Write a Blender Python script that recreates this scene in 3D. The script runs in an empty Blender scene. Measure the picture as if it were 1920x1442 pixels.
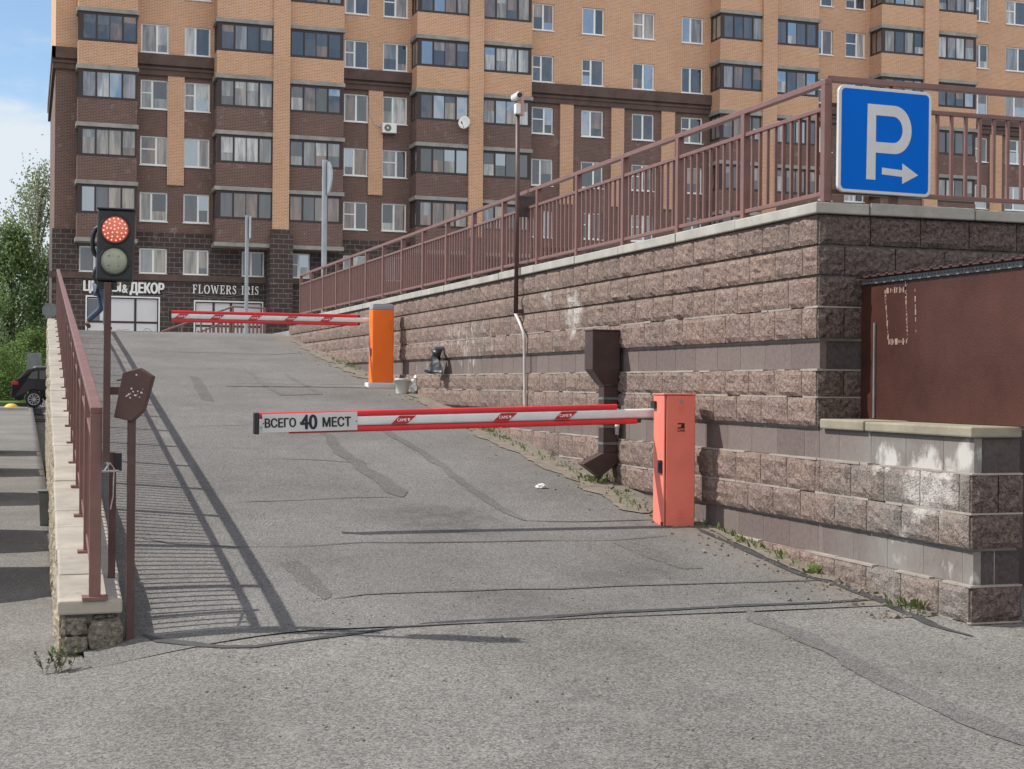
import bpy, math, random
from mathutils import Vector, Matrix, noise
R = math.radians
random.seed(7)
C = bpy.context.scene.collection
# ---------------------------------------------------------------- camera, sky, sun, exposure
F = 2800.0; ROLL = .009; TH = math.atan(912 / F); CT, ST = math.cos(TH), math.sin(TH); CAMZ = 1.5
cam = bpy.data.cameras.new('camera'); co = bpy.data.objects.new('camera', cam); C.objects.link(co)
cam.sensor_width = 36; cam.lens = 36 * F / 1920; cam.clip_end = 2000; cam.clip_start = .05
co.matrix_world = Matrix.Translation((0, 0, CAMZ)) @ Matrix.Rotation(-TH, 4, 'Z') @ Matrix.Rotation(R(90), 4, 'X') @ Matrix.Rotation(ROLL, 4, 'Z')
sc = bpy.context.scene; sc.camera = co
SUN = Vector((-.85, .39, 1.0)).normalized()
w = bpy.data.worlds.new('World'); sc.world = w; w.use_nodes = True
nt = w.node_tree; nt.nodes.clear()
wo = nt.nodes.new('ShaderNodeOutputWorld'); bg = nt.nodes.new('ShaderNodeBackground')
sky = nt.nodes.new('ShaderNodeTexSky'); sky.sky_type = 'NISHITA'; sky.sun_disc = False
sky.sun_elevation = math.asin(SUN.z); sky.sun_rotation = math.atan2(SUN.x, SUN.y)
sky.air_density = 1.0; sky.dust_density = .1; sky.ozone_density = 2.2
tc = nt.nodes.new('ShaderNodeTexCoord'); mp = nt.nodes.new('ShaderNodeMapping'); mp.inputs['Scale'].default_value = (3, 3, 9); mp.inputs['Location'].default_value = (1.3, .2, 0)
nz = nt.nodes.new('ShaderNodeTexNoise'); nz.inputs['Scale'].default_value = 1.6; nz.inputs['Detail'].default_value = 8; nz.inputs['Roughness'].default_value = .62
sep = nt.nodes.new('ShaderNodeSeparateXYZ')
ele = nt.nodes.new('ShaderNodeMapRange'); ele.inputs[1].default_value = .10; ele.inputs[2].default_value = .27; ele.inputs[3].default_value = .36; ele.inputs[4].default_value = -.16
add = nt.nodes.new('ShaderNodeMath'); add.operation = 'ADD'
rmp = nt.nodes.new('ShaderNodeMapRange'); rmp.inputs[1].default_value = .50; rmp.inputs[2].default_value = .74; rmp.interpolation_type = 'SMOOTHSTEP'
mx = nt.nodes.new('ShaderNodeMix'); mx.data_type = 'RGBA'; mx.inputs['B'].default_value = (5.4, 5.9, 6.3, 1)
L = nt.links.new
L(tc.outputs['Generated'], mp.inputs[0]); L(mp.outputs[0], nz.inputs['Vector']); L(tc.outputs['Generated'], sep.inputs[0]); L(sep.outputs['Z'], ele.inputs[0])
L(nz.outputs[0], add.inputs[0]); L(ele.outputs[0], add.inputs[1]); L(add.outputs[0], rmp.inputs[0]); L(rmp.outputs[0], mx.inputs['Factor'])
L(sky.outputs[0], mx.inputs['A'])
# unseen bright cumulus added higher up to fill shaded faces, thickest behind camera
nz2 = nt.nodes.new('ShaderNodeTexNoise'); nz2.inputs['Scale'].default_value = 2.1; nz2.inputs['Detail'].default_value = 6; L(tc.outputs['Generated'], nz2.inputs['Vector'])
back = nt.nodes.new('ShaderNodeMapRange'); back.inputs[1].default_value = .2; back.inputs[2].default_value = -.75; back.inputs[3].default_value = -.06; back.inputs[4].default_value = .32; L(sep.outputs['Y'], back.inputs[0])
ad2 = nt.nodes.new('ShaderNodeMath'); ad2.operation = 'ADD'; L(nz2.outputs[0], ad2.inputs[0]); L(back.outputs[0], ad2.inputs[1])
m2 = nt.nodes.new('ShaderNodeMapRange'); m2.interpolation_type = 'SMOOTHSTEP'; m2.inputs[1].default_value = .50; m2.inputs[2].default_value = .70; L(ad2.outputs[0], m2.inputs[0])
e2 = nt.nodes.new('ShaderNodeMapRange'); e2.interpolation_type = 'SMOOTHSTEP'; e2.inputs[1].default_value = .20; e2.inputs[2].default_value = .42; L(sep.outputs['Z'], e2.inputs[0])
mu = nt.nodes.new('ShaderNodeMath'); mu.operation = 'MULTIPLY'; L(m2.outputs[0], mu.inputs[0]); L(e2.outputs[0], mu.inputs[1])
mx2 = nt.nodes.new('ShaderNodeMix'); mx2.data_type = 'RGBA'; mx2.inputs['B'].default_value = (10.6, 10.2, 9.8, 1); L(mu.outputs[0], mx2.inputs['Factor']); L(mx.outputs['Result'], mx2.inputs['A'])
L(mx2.outputs['Result'], bg.inputs[0]); bg.inputs[1].default_value = .13; L(bg.outputs[0], wo.inputs[0])
sl = bpy.data.lights.new('sun', 'SUN'); sl.energy = 5.0; sl.angle = R(.55); sl.color = (1, .95, .87)
so = bpy.data.objects.new('sun', sl); C.objects.link(so); so.rotation_euler = SUN.to_track_quat('Z', 'Y').to_euler(); so.location = (-20, 10, 30)
vs = sc.view_settings; sc.display_settings.display_device = 'sRGB'; vs.view_transform = 'Standard'; vs.look = 'None'; vs.gamma = 1; vs.exposure = 0.14; vs.use_curve_mapping = False
sc.cycles.max_bounces = 6

# ---------------------------------------------------------------- pixel -> world measuring helpers
def ray(px, py):
    x = px - 960; y = py - 721
    t = (x * math.cos(ROLL) + y * math.sin(ROLL)) / F; v = -(-x * math.sin(ROLL) + y * math.cos(ROLL)) / F
    return (t * CT + ST, CT - t * ST, v)
def atX(px, py, X):
    a = ray(px, py); k = X / a[0]; return Vector((X, a[1] * k, CAMZ + a[2] * k))
def atY(px, py, Y):
    a = ray(px, py); k = Y / a[1]; return Vector((a[0] * k, Y, CAMZ + a[2] * k))
def atD(px, py, D):
    a = ray(px, py); return Vector((a[0] * D, a[1] * D, CAMZ + a[2] * D))
def smooth(t): t = max(0, min(1, t)); return t * t * (3 - 2 * t)
ZT = [(-60, 0), (3, .03), (7.15, .175), (8.5, .25), (10.5, .42), (12.44, .63), (14.9, .885), (20, 1.40), (24.74, 1.86), (30, 2.42), (31.5, 2.52), (33.5, 2.545), (200, 2.55)]
def zr(Y):
    for (a, za), (b, zb) in zip(ZT, ZT[1:]):
        if Y <= b: return za + (zb - za) * max(0, (Y - a)) / (b - a)
    return 2.55
def zleft(Y): return -.03 + .0068 * max(0, min(Y, 90) - 8)
def sx(X): return smooth((X + .6) / 2.1)
def ramp_z(X, Y):
    d = (zr(8) + .03) * (1 - smooth((Y - 8) / 3.5))
    return zr(Y) - (1 - sx(X)) * d
def ground_z(X, Y):
    if Y <= 8: return zleft(8) + (zr(Y) - zleft(8)) * sx(X) if Y > 0 else zr(Y) * sx(X) + zleft(8) * (1 - sx(X))
    if X > .3: return max(-.25, ground_z(X, 8) - .12 * (Y - 8))
    return zleft(Y) + (ground_z(X, 8) - zleft(8)) * max(0, 1 - (Y - 8) / 6)
def surf(X, Y):
    return ramp_z(X, Y) if (Y > 7.7 and X > .3) else ground_z(X, Y)
def onground(px, py):
    a = ray(px, py); lo, hi = 3.0, 45.0
    n = 900
    for i in range(n):
        k = lo + (hi - lo) * i / n
        if CAMZ + a[2] * k <= surf(a[0] * k, a[1] * k): return Vector((a[0] * k, a[1] * k, surf(a[0] * k, a[1] * k)))
    return Vector((a[0] * hi, a[1] * hi, 2.5))

# ---------------------------------------------------------------- object helpers
ORG = {}
def tag(o, label=None, cat=None, group=None, kind=None):
    if label: o['label'] = label
    if cat: o['category'] = cat
    if group: o['group'] = group
    if kind: o['kind'] = kind
    return o
def thing(name, label, cat, loc=(0, 0, 0), group=None):
    o = bpy.data.objects.new(name, None); C.objects.link(o); o.location = loc; o.empty_display_size = .2
    ORG[o.name] = Vector(loc); return tag(o, label, cat, group)
class MB:
    def __init__(s): s.v = []; s.f = []; s.mi = []; s.col = []
    def face(s, pts, m=0):
        n = len(s.v); s.v += [Vector(p) for p in pts]; s.f.append(tuple(range(n, n + len(pts)))); s.mi.append(m)
    def raw(s, vs, fs, m=0):
        n = len(s.v); s.v += [Vector(p) for p in vs]; s.f += [tuple(i + n for i in f) for f in fs]; s.mi += [m] * len(fs)
    def box(s, x0, x1, y0, y1, z0, z1, m=0, mat=None):
        vs = [Vector((x, y, z)) for z in (z0, z1) for y in (y0, y1) for x in (x0, x1)]
        if mat is not None: vs = [mat @ p for p in vs]
        s.raw(vs, [(0, 2, 3, 1), (4, 5, 7, 6), (0, 1, 5, 4), (1, 3, 7, 5), (3, 2, 6, 7), (2, 0, 4, 6)], m)
    def bar(s, a, b, w, h, m=0, up=(0, 0, 1)):           # box section w (sideways) x h (upwards) from a to b
        a = Vector(a); b = Vector(b); d = (b - a).normalized(); u = Vector(up); sd = d.cross(u)
        if sd.length < 1e-4: sd = d.cross(Vector((0, 1, 0)))
        sd.normalize(); u = sd.cross(d).normalized()
        q = [(-w / 2, -h / 2), (w / 2, -h / 2), (w / 2, h / 2), (-w / 2, h / 2)]
        vs = [p + sd * i + u * j for p in (a, b) for i, j in q]
        s.raw(vs, [(0, 3, 2, 1), (4, 5, 6, 7), (0, 1, 5, 4), (1, 2, 6, 5), (2, 3, 7, 6), (3, 0, 4, 7)], m)
    def tube(s, pts, r, n=8, m=0, cap=True):
        pts = [Vector(p) for p in pts]; rs = r if isinstance(r, (list, tuple)) else [r] * len(pts); b = len(s.v)
        prev = None
        for i, p in enumerate(pts):
            d = (pts[min(i + 1, len(pts) - 1)] - pts[max(i - 1, 0)]).normalized()
            if prev is None: a = d.orthogonal().normalized()
            else:
                a = prev - d * prev.dot(d)
                a = a.normalized() if a.length > 1e-5 else d.orthogonal().normalized()
            prev = a; c = d.cross(a)
            s.v += [p + (a * math.cos(k * 2 * math.pi / n) + c * math.sin(k * 2 * math.pi / n)) * rs[i] for k in range(n)]
        for i in range(len(pts) - 1):
            for k in range(n):
                k2 = (k + 1) % n; s.f.append((b + i * n + k, b + i * n + k2, b + (i + 1) * n + k2, b + (i + 1) * n + k)); s.mi.append(m)
        if cap:
            s.f.append(tuple(b + k for k in reversed(range(n)))); s.mi.append(m)
            s.f.append(tuple(b + (len(pts) - 1) * n + k for k in range(n))); s.mi.append(m)
    def prism(s, poly, o, u, v, d, m=0):                  # 2D outline (counter-clockwise in u,v) extruded along d
        o = Vector(o); u = Vector(u); v = Vector(v); d = Vector(d); n = len(poly)
        a = [o + u * p[0] + v * p[1] for p in poly]; vs = a + [p + d for p in a]
        fs = [tuple(range(n)), tuple(reversed(range(n, 2 * n)))] + [(i, i + n, (i + 1) % n + n, (i + 1) % n) for i in range(n)]
        s.raw(vs, fs, m)
    def build(s, name, mat, parent=None, smooth=False, bevel=0, base=None, fix=True):
        if parent is not None: org = ORG[parent.name]
        else:
            if base is None:
                xs = [p.x for p in s.v]; ys = [p.y for p in s.v]; zs = [p.z for p in s.v]
                base = ((min(xs) + max(xs)) / 2, (min(ys) + max(ys)) / 2, min(zs))
            org = Vector(base)
        me = bpy.data.meshes.new(name); me.from_pydata([p - org for p in s.v], [], s.f)
        for mm in (mat if isinstance(mat, (list, tuple)) else [mat]): me.materials.append(mm)
        me.polygons.foreach_set('material_index', s.mi)
        if s.col:
            ca = me.attributes.new('tint', 'FLOAT', 'POINT'); ca.data.foreach_set('value', s.col)
        if smooth: me.polygons.foreach_set('use_smooth', [True] * len(me.polygons))
        me.update()
        if fix:
            import bmesh
            bm = bmesh.new(); bm.from_mesh(me); bmesh.ops.recalc_face_normals(bm, faces=bm.faces); bm.to_mesh(me); bm.free()
        o = bpy.data.objects.new(name, me); C.objects.link(o); ORG[o.name] = org
        if parent is not None: o.parent = parent
        else: o.location = org
        if bevel:
            b = o.modifiers.new('bevel', 'BEVEL'); b.width = bevel; b.segments = 2; b.limit_method = 'ANGLE'; b.angle_limit = R(40)
        return o
def rrect(w, h, r, n=6):
    p = []
    for cx, cy, a0 in ((w / 2 - r, h / 2 - r, 0), (-w / 2 + r, h / 2 - r, 90), (-w / 2 + r, -h / 2 + r, 180), (w / 2 - r, -h / 2 + r, 270)):
        for i in range(n + 1): a = R(a0 + 90 * i / n); p.append((cx + r * math.cos(a), cy + r * math.sin(a)))
    return p
def text_mb(body, o, u, v, width, height, depth=.004, bold=.0, mb=None):
    """letters as solid outlines: lower-left corner o, along u, up v, scaled to width x height"""
    cu = bpy.data.curves.new('lettering', 'FONT'); cu.body = body; cu.size = 1; cu.extrude = .05; cu.resolution_u = 4
    t = bpy.data.objects.new('lettering', cu); C.objects.link(t)
    me = bpy.data.meshes.new_from_object(t.evaluated_get(bpy.context.evaluated_depsgraph_get()))
    vs = [p.co.copy() for p in me.vertices]; fs = [tuple(p.vertices) for p in me.polygons]
    bpy.data.objects.remove(t); bpy.data.curves.remove(cu); bpy.data.meshes.remove(me)
    x0 = min(p.x for p in vs); x1 = max(p.x for p in vs); y0 = min(p.y for p in vs); y1 = max(p.y for p in vs)
    o = Vector(o); u = Vector(u).normalized(); v = Vector(v).normalized(); n = u.cross(v)
    mb = mb or MB()
    for k_, (sx_, sy_) in enumerate(((0, 0),) if not bold else ((0, 0), (1, 0), (-1, 0), (0, .5), (0, -.5))):
        mb.raw([o + u * ((p.x - x0) / (x1 - x0) * width + sx_ * bold * height) + v * ((p.y - y0) / (y1 - y0) * height + sy_ * bold * height) + n * ((p.z / .1 + .5) * depth + k_ * .0002) for p in vs], fs)
    return mb

# ---------------------------------------------------------------- materials
class NT:
    def __init__(s, name):
        s.m = bpy.data.materials.new(name); s.m.use_nodes = True; s.t = s.m.node_tree; s.t.nodes.clear()
        s.out = s.t.nodes.new('ShaderNodeOutputMaterial'); s.p = s.t.nodes.new('ShaderNodeBsdfPrincipled'); s.t.links.new(s.p.outputs[0], s.out.inputs[0])
        s.geo = s.t.nodes.new('ShaderNodeNewGeometry'); s.pos = s.geo.outputs['Position']
    def n(s, t, **k):
        x = s.t.nodes.new(t)
        for a, b in k.items(): setattr(x, a, b)
        return x
    def l(s, a, b): s.t.links.new(a, b)
    def val(s, x, i):
        if isinstance(x, (int, float)): i.default_value = x
        elif isinstance(x, tuple): i.default_value = (*x, 1) if len(x) == 3 and i.type == 'RGBA' else x
        else: s.l(x, i)
    def noise(s, scale, detail=4, rough=.55, vec=None, dist=0):
        x = s.n('ShaderNodeTexNoise'); x.inputs['Scale'].default_value = scale; x.inputs['Detail'].default_value = detail; x.inputs['Roughness'].default_value = rough; x.inputs['Distortion'].default_value = dist
        s.l(vec or s.pos, x.inputs['Vector']); return x.outputs[0]
    def voro(s, scale, vec=None, out='Color', feat='F1'):
        x = s.n('ShaderNodeTexVoronoi', feature=feat); x.inputs['Scale'].default_value = scale; s.l(vec or s.pos, x.inputs['Vector']); return x.outputs[out]
    def mr(s, x, a, b, c=0., d=1., sm=False):
        q = s.n('ShaderNodeMapRange'); q.interpolation_type = 'SMOOTHSTEP' if sm else 'LINEAR'; s.val(x, q.inputs[0])
        for i, y in enumerate((a, b, c, d)): q.inputs[i + 1].default_value = y
        return q.outputs[0]
    def math(s, op, a, b=0., c=None):
        q = s.n('ShaderNodeMath', operation=op); s.val(a, q.inputs[0]); s.val(b, q.inputs[1])
        if c is not None: s.val(c, q.inputs[2])
        return q.outputs[0]
    def mix(s, f, a, b, mode='MIX'):
        q = s.n('ShaderNodeMix', data_type='RGBA', blend_type=mode); s.val(f, q.inputs['Factor']); s.val(a, q.inputs['A']); s.val(b, q.inputs['B']); return q.outputs['Result']
    def map(s, sc=(1, 1, 1), loc=(0, 0, 0), vec=None):
        q = s.n('ShaderNodeMapping'); q.inputs['Scale'].default_value = sc; q.inputs['Location'].default_value = loc; s.l(vec or s.pos, q.inputs[0]); return q.outputs[0]
    def xyz(s, vec=None):
        q = s.n('ShaderNodeSeparateXYZ'); s.l(vec or s.pos, q.inputs[0]); return q.outputs
    def bump(s, h, strength=.5, dist=.01, prev=None):
        q = s.n('ShaderNodeBump'); q.inputs['Strength'].default_value = strength; q.inputs['Distance'].default_value = dist; s.val(h, q.inputs['Height'])
        if prev: s.l(prev, q.inputs['Normal'])
        return q.outputs[0]
    def done(s, col, rough=.6, metal=0., nrm=None, spec=None):
        s.val(col, s.p.inputs['Base Color']); s.val(rough, s.p.inputs['Roughness']); s.p.inputs['Metallic'].default_value = metal
        if nrm: s.l(nrm, s.p.inputs['Normal'])
        if spec is not None: s.p.inputs['Specular IOR Level'].default_value = spec
        return s.m
def plain(name, col, rough=.5, metal=0., var=.15, vs=6., bs=0., bd=.002, spec=None, dirt=None):
    k = NT(name); a = k.noise(vs, 5, .6); c = k.mix(k.mr(a, .3, .7), tuple(x * (1 - var) for x in col), tuple(min(1, x * (1 + var)) for x in col))
    if dirt: c = k.mix(k.math('MULTIPLY', k.mr(k.noise(vs * 2.3, 8, .7), .55, .75), dirt[1]), c, dirt[0])
    nr = k.bump(k.noise(bs, 4), .6, bd) if bs else None
    return k.done(c, k.mr(a, .2, .8, max(0, rough - .08), min(1, rough + .08)), metal, nr, spec)
def brick(name, c1, c2, mortar, bw=.26, rh=.075, ms=.011, noise_amt=.35):
    k = NT(name); x = k.xyz(); cm = k.n('ShaderNodeCombineXYZ'); k.l(k.math('ADD', x[0], x[1]), cm.inputs[0]); k.l(x[2], cm.inputs[1])
    b = k.n('ShaderNodeTexBrick'); k.l(cm.outputs[0], b.inputs['Vector']); b.inputs['Scale'].default_value = 1
    for a, v in (('Brick Width', bw), ('Row Height', rh), ('Mortar Size', ms), ('Mortar Smooth', .3), ('Bias', 0)): b.inputs[a].default_value = v
    for a, v in (('Color1', c1), ('Color2', c2), ('Mortar', mortar)): b.inputs[a].default_value = (*v, 1)
    c = k.mix(k.mr(k.noise(.35, 5, .65), .35, .7), b.outputs[0], (.62, .60, .58), 'MULTIPLY')
    c = k.mix(noise_amt, b.outputs[0], c)
    c = k.mix(k.math('MULTIPLY', k.mr(k.noise(2.2, 6, .7), .58, .75), .3), c, (.55, .5, .46))
    return k.done(c, .85, 0, k.bump(k.math('SUBTRACT', 1., b.outputs['Fac']), .5, .008))
M = {}
M['orange_brick'] = brick('orange_brick', (.585, .295, .15), (.47, .225, .108), (.68, .50, .37), ms=.016)
M['dark_brick'] = brick('dark_brick', (.150, .080, .064), (.108, .060, .049), (.25, .18, .155), ms=.012)
M['base_stone'] = brick('base_stone', (.075, .05, .046), (.052, .036, .034), (.20, .18, .165), .5, .25, .016, .5)
M['cornice'] = plain('cornice', (.098, .062, .053), .8, var=.3, vs=2)
M['slab'] = plain('slab_concrete', (.30, .29, .265), .85, var=.25, vs=1.5, dirt=((.12, .11, .10), .6))
M['brown_frame'] = plain('brown_frame', (.035, .021, .02), .45, var=.1)
M['white_pvc'] = plain('white_pvc', (.82, .82, .80), .4, var=.05)
M['letters'] = plain('white_letters', (.82, .82, .80), .4, var=.03)
M['film'] = plain('white_film', (.66, .65, .66), .35, var=.05, vs=1.2)
M['line_ink'] = plain('line_ink', (.22, .22, .24), .6)
M['rail'] = plain('brown_paint', (.175, .088, .075), .48, var=.14, vs=9, bs=40, bd=.0008, dirt=((.22, .12, .08), .35))
M['rail_dark'] = plain('dark_brown_paint', (.075, .037, .032), .5, var=.2, vs=5, bs=30, bd=.001, dirt=((.14, .075, .05), .5))
M['dark_metal'] = plain('downpipe_brown', (.052, .031, .029), .38, var=.2, vs=5, dirt=((.15, .11, .09), .35))
M['black'] = plain('black_plastic', (.016, .016, .018), .42, var=.4, vs=7, dirt=((.06, .06, .06), .4))
M['grey_metal'] = plain('galvanised', (.36, .38, .40), .42, .5, var=.12, vs=4)
M['grey_dull'] = plain('grey_sheet', (.15, .165, .165), .6, .2, var=.25, vs=5)
M['grey_plastic'] = plain('grey_plastic', (.30, .31, .34), .5, var=.06)
M['salmon'] = plain('salmon_paint', (.82, .20, .145), .48, var=.10, vs=3, dirt=((.50, .20, .15), .35))
M['orange'] = plain('orange_paint', (.90, .17, .012), .5, var=.06, vs=3)
M['red'] = plain('red_rubber', (.62, .022, .030), .5, var=.10, vs=8, dirt=((.40, .07, .06), .25))
M['decal'] = plain('red_decal', (.42, .010, .016), .45, var=.06)
M['white'] = plain('white_paint', (.66, .66, .66), .45, var=.06, vs=10, dirt=((.45, .43, .40), .3))
M['pinkwhite'] = plain('weathered_white', (.62, .55, .56), .5, var=.06)
M['blue'] = plain('blue_film', (.0, .125, .57), .6, var=.06, vs=2, spec=.08)
M['sign_white'] = plain('sign_white', (.56, .56, .56), .4, var=.06)
M['ink'] = plain('black_ink', (.012, .012, .014), .55)
M['rust'] = plain('rust', (.10, .035, .018), .85, var=.5, vs=40)
M['conduit'] = plain('grey_conduit', (.52, .49, .48), .5, var=.15)
M['coping'] = plain('coping_concrete', (.325, .295, .25), .9, var=.22, vs=3, bs=60, bd=.003, dirt=((.19, .17, .14), .75))
M['coping_grey'] = plain('coping_grey', (.345, .335, .30), .9, var=.2, vs=3, bs=60, bd=.003, dirt=((.22, .21, .18), .6))
M['cap'] = plain('cap_yellowish', (.25, .225, .165), .9, var=.2, vs=5, bs=60, bd=.003, dirt=((.20, .20, .15), .6))
M['mortar'] = plain('mortar', (.29, .26, .23), .95, var=.25, vs=3, bs=80, bd=.002)
M['bucket'] = plain('bucket_plastic', (.55, .55, .52), .45, var=.1, vs=9)
M['bag'] = plain('bag_plastic', (.66, .65, .64), .35, var=.12, vs=14)
M['yellow'] = plain('yellow_paint', (.66, .43, .08), .7, var=.2, vs=8)
M['jeans'] = plain('jeans', (.065, .095, .145), .85, var=.3, vs=12)
M['dark_cloth'] = plain('dark_jacket', (.022, .022, .027), .85, var=.2)
M['skin'] = plain('skin', (.48, .28, .20), .6)
M['hair'] = plain('hair', (.03, .02, .015), .7)
M['shoe'] = plain('shoe', (.06, .05, .05), .7)
M['tyre'] = plain('tyre', (.014, .014, .014), .85)
M['alloy'] = plain('alloy', (.55, .56, .58), .3, .7)
M['car_glass'] = plain('car_glass', (.012, .014, .016), .06)
M['bark'] = plain('bark', (.12, .10, .085), .9, var=.4, vs=5)
M['birch'] = plain('birch_bark', (.36, .34, .30), .85, var=.5, vs=4)
M['gap_shade'] = plain('gap_shade_dark', (.07, .05, .048), .9)
def paint(name, col):
    k = NT(name); return k.done(col, .3, 0, None, .22)
M['car_black'] = paint('car_black', (.010, .010, .014)); M['car_white'] = paint('car_white', (.55, .56, .58))
def lens_mat(name, col, e=None, es=0):
    k = NT(name)
    if e: k.p.inputs['Emission Color'].default_value = (*e, 1); k.p.inputs['Emission Strength'].default_value = es
    v = k.voro(90); c = k.mix(k.mr(k.noise(30), .3, .7), tuple(x * .8 for x in col), col); return k.done(c, .35, 0, k.bump(k.voro(70, out='Distance'), .3, .003))
M['lens_red'] = lens_mat('lens_red', (.50, .17, .12), (1, .16, .08), .22)
M['lens_off'] = lens_mat('lens_off', (.33, .36, .27))
M['led'] = lens_mat('led', (.9, .5, .4), (1, .42, .33), 1.0)
M['tail'] = lens_mat('tail_light', (.40, .01, .012))
def pane_mat(name, col, refl=.32, stripes=0, seed=0.):
    k = NT(name); x = k.xyz(); c = tuple(col)
    v = k.map((2.6, .6, .35), (seed, seed * 2, 0)); n1 = k.noise(1.3, 3, .6, v)
    c2 = k.mix(k.mr(n1, .42, .58), tuple(q * .45 for q in col), tuple(min(1, q * 1.15) for q in col))
    if stripes:
        st = k.math('SINE', k.math('MULTIPLY', k.math('ADD', x[0], k.math('MULTIPLY', n1, .6)), stripes)); c2 = k.mix(k.mr(st, -1, 1, 0, .35), c2, tuple(q * .55 for q in col))
    g = k.n('ShaderNodeBsdfGlossy'); g.inputs['Roughness'].default_value = .02; g.inputs['Color'].default_value = (.85, .9, .95, 1)
    nr = k.bump(k.noise(.8, 2, .5, k.map((1, 1, .5), (seed, 0, 0))), .35, .09); k.l(nr, g.inputs['Normal'])
    m = k.n('ShaderNodeMixShader'); lw = k.n('ShaderNodeFresnel'); lw.inputs[0].default_value = 1.5
    k.l(k.math('ADD', refl + .05, lw.outputs[0]), m.inputs[0]); k.done(c2, .6); k.l(k.p.outputs[0], m.inputs[1]); k.l(g.outputs[0], m.inputs[2]); k.l(m.outputs[0], k.out.inputs[0]); return k.m
PANES = [pane_mat('pane_dark', (.016, .016, .017), .05, seed=1), pane_mat('pane_shade', (.045, .038, .034), .06, seed=2.3), pane_mat('pane_beige', (.34, .285, .22), .05, 30, 3.1),
         pane_mat('pane_grey', (.25, .24, .225), .06, 22, 4.7), pane_mat('pane_white', (.52, .51, .48), .05, 40, 5.2), pane_mat('pane_warm', (.20, .12, .075), .05, seed=6.6), pane_mat('pane_reflecting', (.03, .035, .04), .36, seed=7.9)]

def block_mat(name, c1, c2, rough_scale, stain=True):
    k = NT(name); at = k.n('ShaderNodeAttribute', attribute_name='tint'); x = k.xyz()
    c = k.mix(at.outputs['Fac'], c1, c2)
    g = k.noise(34, 6, .7); c = k.mix(k.mr(g, .32, .70), k.mix(.7 if rough_scale else .22, c, (.35, .32, .31), 'MULTIPLY'), k.mix(.18 if rough_scale else .05, c, (.75, .68, .62)))
    c = k.mix(k.math('MULTIPLY', k.mr(k.noise(110, 3, .7), .60, .72), .45 if rough_scale else .12), c, (.62, .55, .48))
    c = k.mix(k.math('MULTIPLY', k.mr(k.noise(1.1, 6, .7), .52, .70), .5), c, (.13, .115, .10))
    if stain:
        gm = k.math('MULTIPLY', k.mr(x[1], 9.0, 8.1), k.mr(x[2], 1.3, 1.15)); gm = k.math('MULTIPLY', gm, k.mr(k.noise(2.2, 6, .7), .28, .62)); c = k.mix(k.math('MULTIPLY', gm, .75), c, (.24, .234, .215))
    if stain:   # lime bloom washed out of the joints, each patch with its own place and ragged shape
        tot = None
        for (py, pz, ry, rz, a) in ((7.55, .93, .40, .26, 1.0), (7.25, 1.12, .12, .14, 1.0), (8.05, 1.06, .22, .13, .8), (7.9, .62, .5, .12, .45), (7.6, .45, .9, .10, .45), (13.55, 2.2, .35, .30, .9), (17.3, 2.0, 1.9, .40, .55), (14.3, 2.35, .2, .25, .6), (19.0, 1.7, 1.5, .2, .4)):
            q = k.math('ADD', k.math('POWER', k.math('MULTIPLY', k.math('SUBTRACT', x[1], py), 1 / ry), 2), k.math('POWER', k.math('MULTIPLY', k.math('SUBTRACT', x[2], pz), 1 / rz), 2))
            q = k.math('MULTIPLY', k.mr(q, .1, 1.3, 1, 0), a); tot = q if tot is None else k.math('MAXIMUM', tot, q)
        nn = k.noise(7, 8, .72, k.map((1, 1, .55))); f = k.mr(k.math('ADD', nn, k.math('MULTIPLY', tot, .42)), .72, .88)
        f = k.math('MULTIPLY', f, k.mr(tot, 0, .15)); c = k.mix(k.math('MULTIPLY', f, .62), c, (.62, .60, .56))
        vs_ = k.noise(5.5, 6, .7, k.map((1, 1.6, .16))); c = k.mix(k.math('MULTIPLY', k.math('MULTIPLY', k.mr(vs_, .66, .72), k.mr(x[1], 12.5, 15)), .55), c, (.6, .57, .54))
    if rough_scale:
        pit = k.noise(rough_scale, 4, .6, None, .6); c = k.mix(k.math('MULTIPLY', k.mr(pit, .36, .46, 1, 0), .55), c, tuple(q * .28 for q in c1)); c = k.mix(k.math('MULTIPLY', k.mr(pit, .56, .68), .35), c, tuple(min(1, q * 2.1) for q in c2))
        nr = k.bump(pit, 1.0, .022); nr = k.bump(k.noise(rough_scale * 3, 3, .7), .5, .004, nr)
    else: nr = k.bump(k.noise(130, 3, .6), .35, .002)
    return k.done(c, .95, 0, nr, .2)
M['split'] = block_mat('split_face_block', (.305, .208, .168), (.230, .162, .136), 62)
M['smooth_block'] = block_mat('smooth_block', (.135, .102, .096), (.175, .142, .130), 0)
M['left_block'] = block_mat('buff_block', (.34, .29, .21), (.40, .34, .24), 40, False)
M['split_end_shaded'] = block_mat('split_face_block_shaded', (.085, .052, .048), (.11, .066, .060), 50, False); M['smooth_end_shaded'] = block_mat('smooth_block_shaded', (.055, .042, .044), (.07, .055, .056), 0, False)  # darker block copies: the shade on the wall's end faces put into colour

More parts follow.
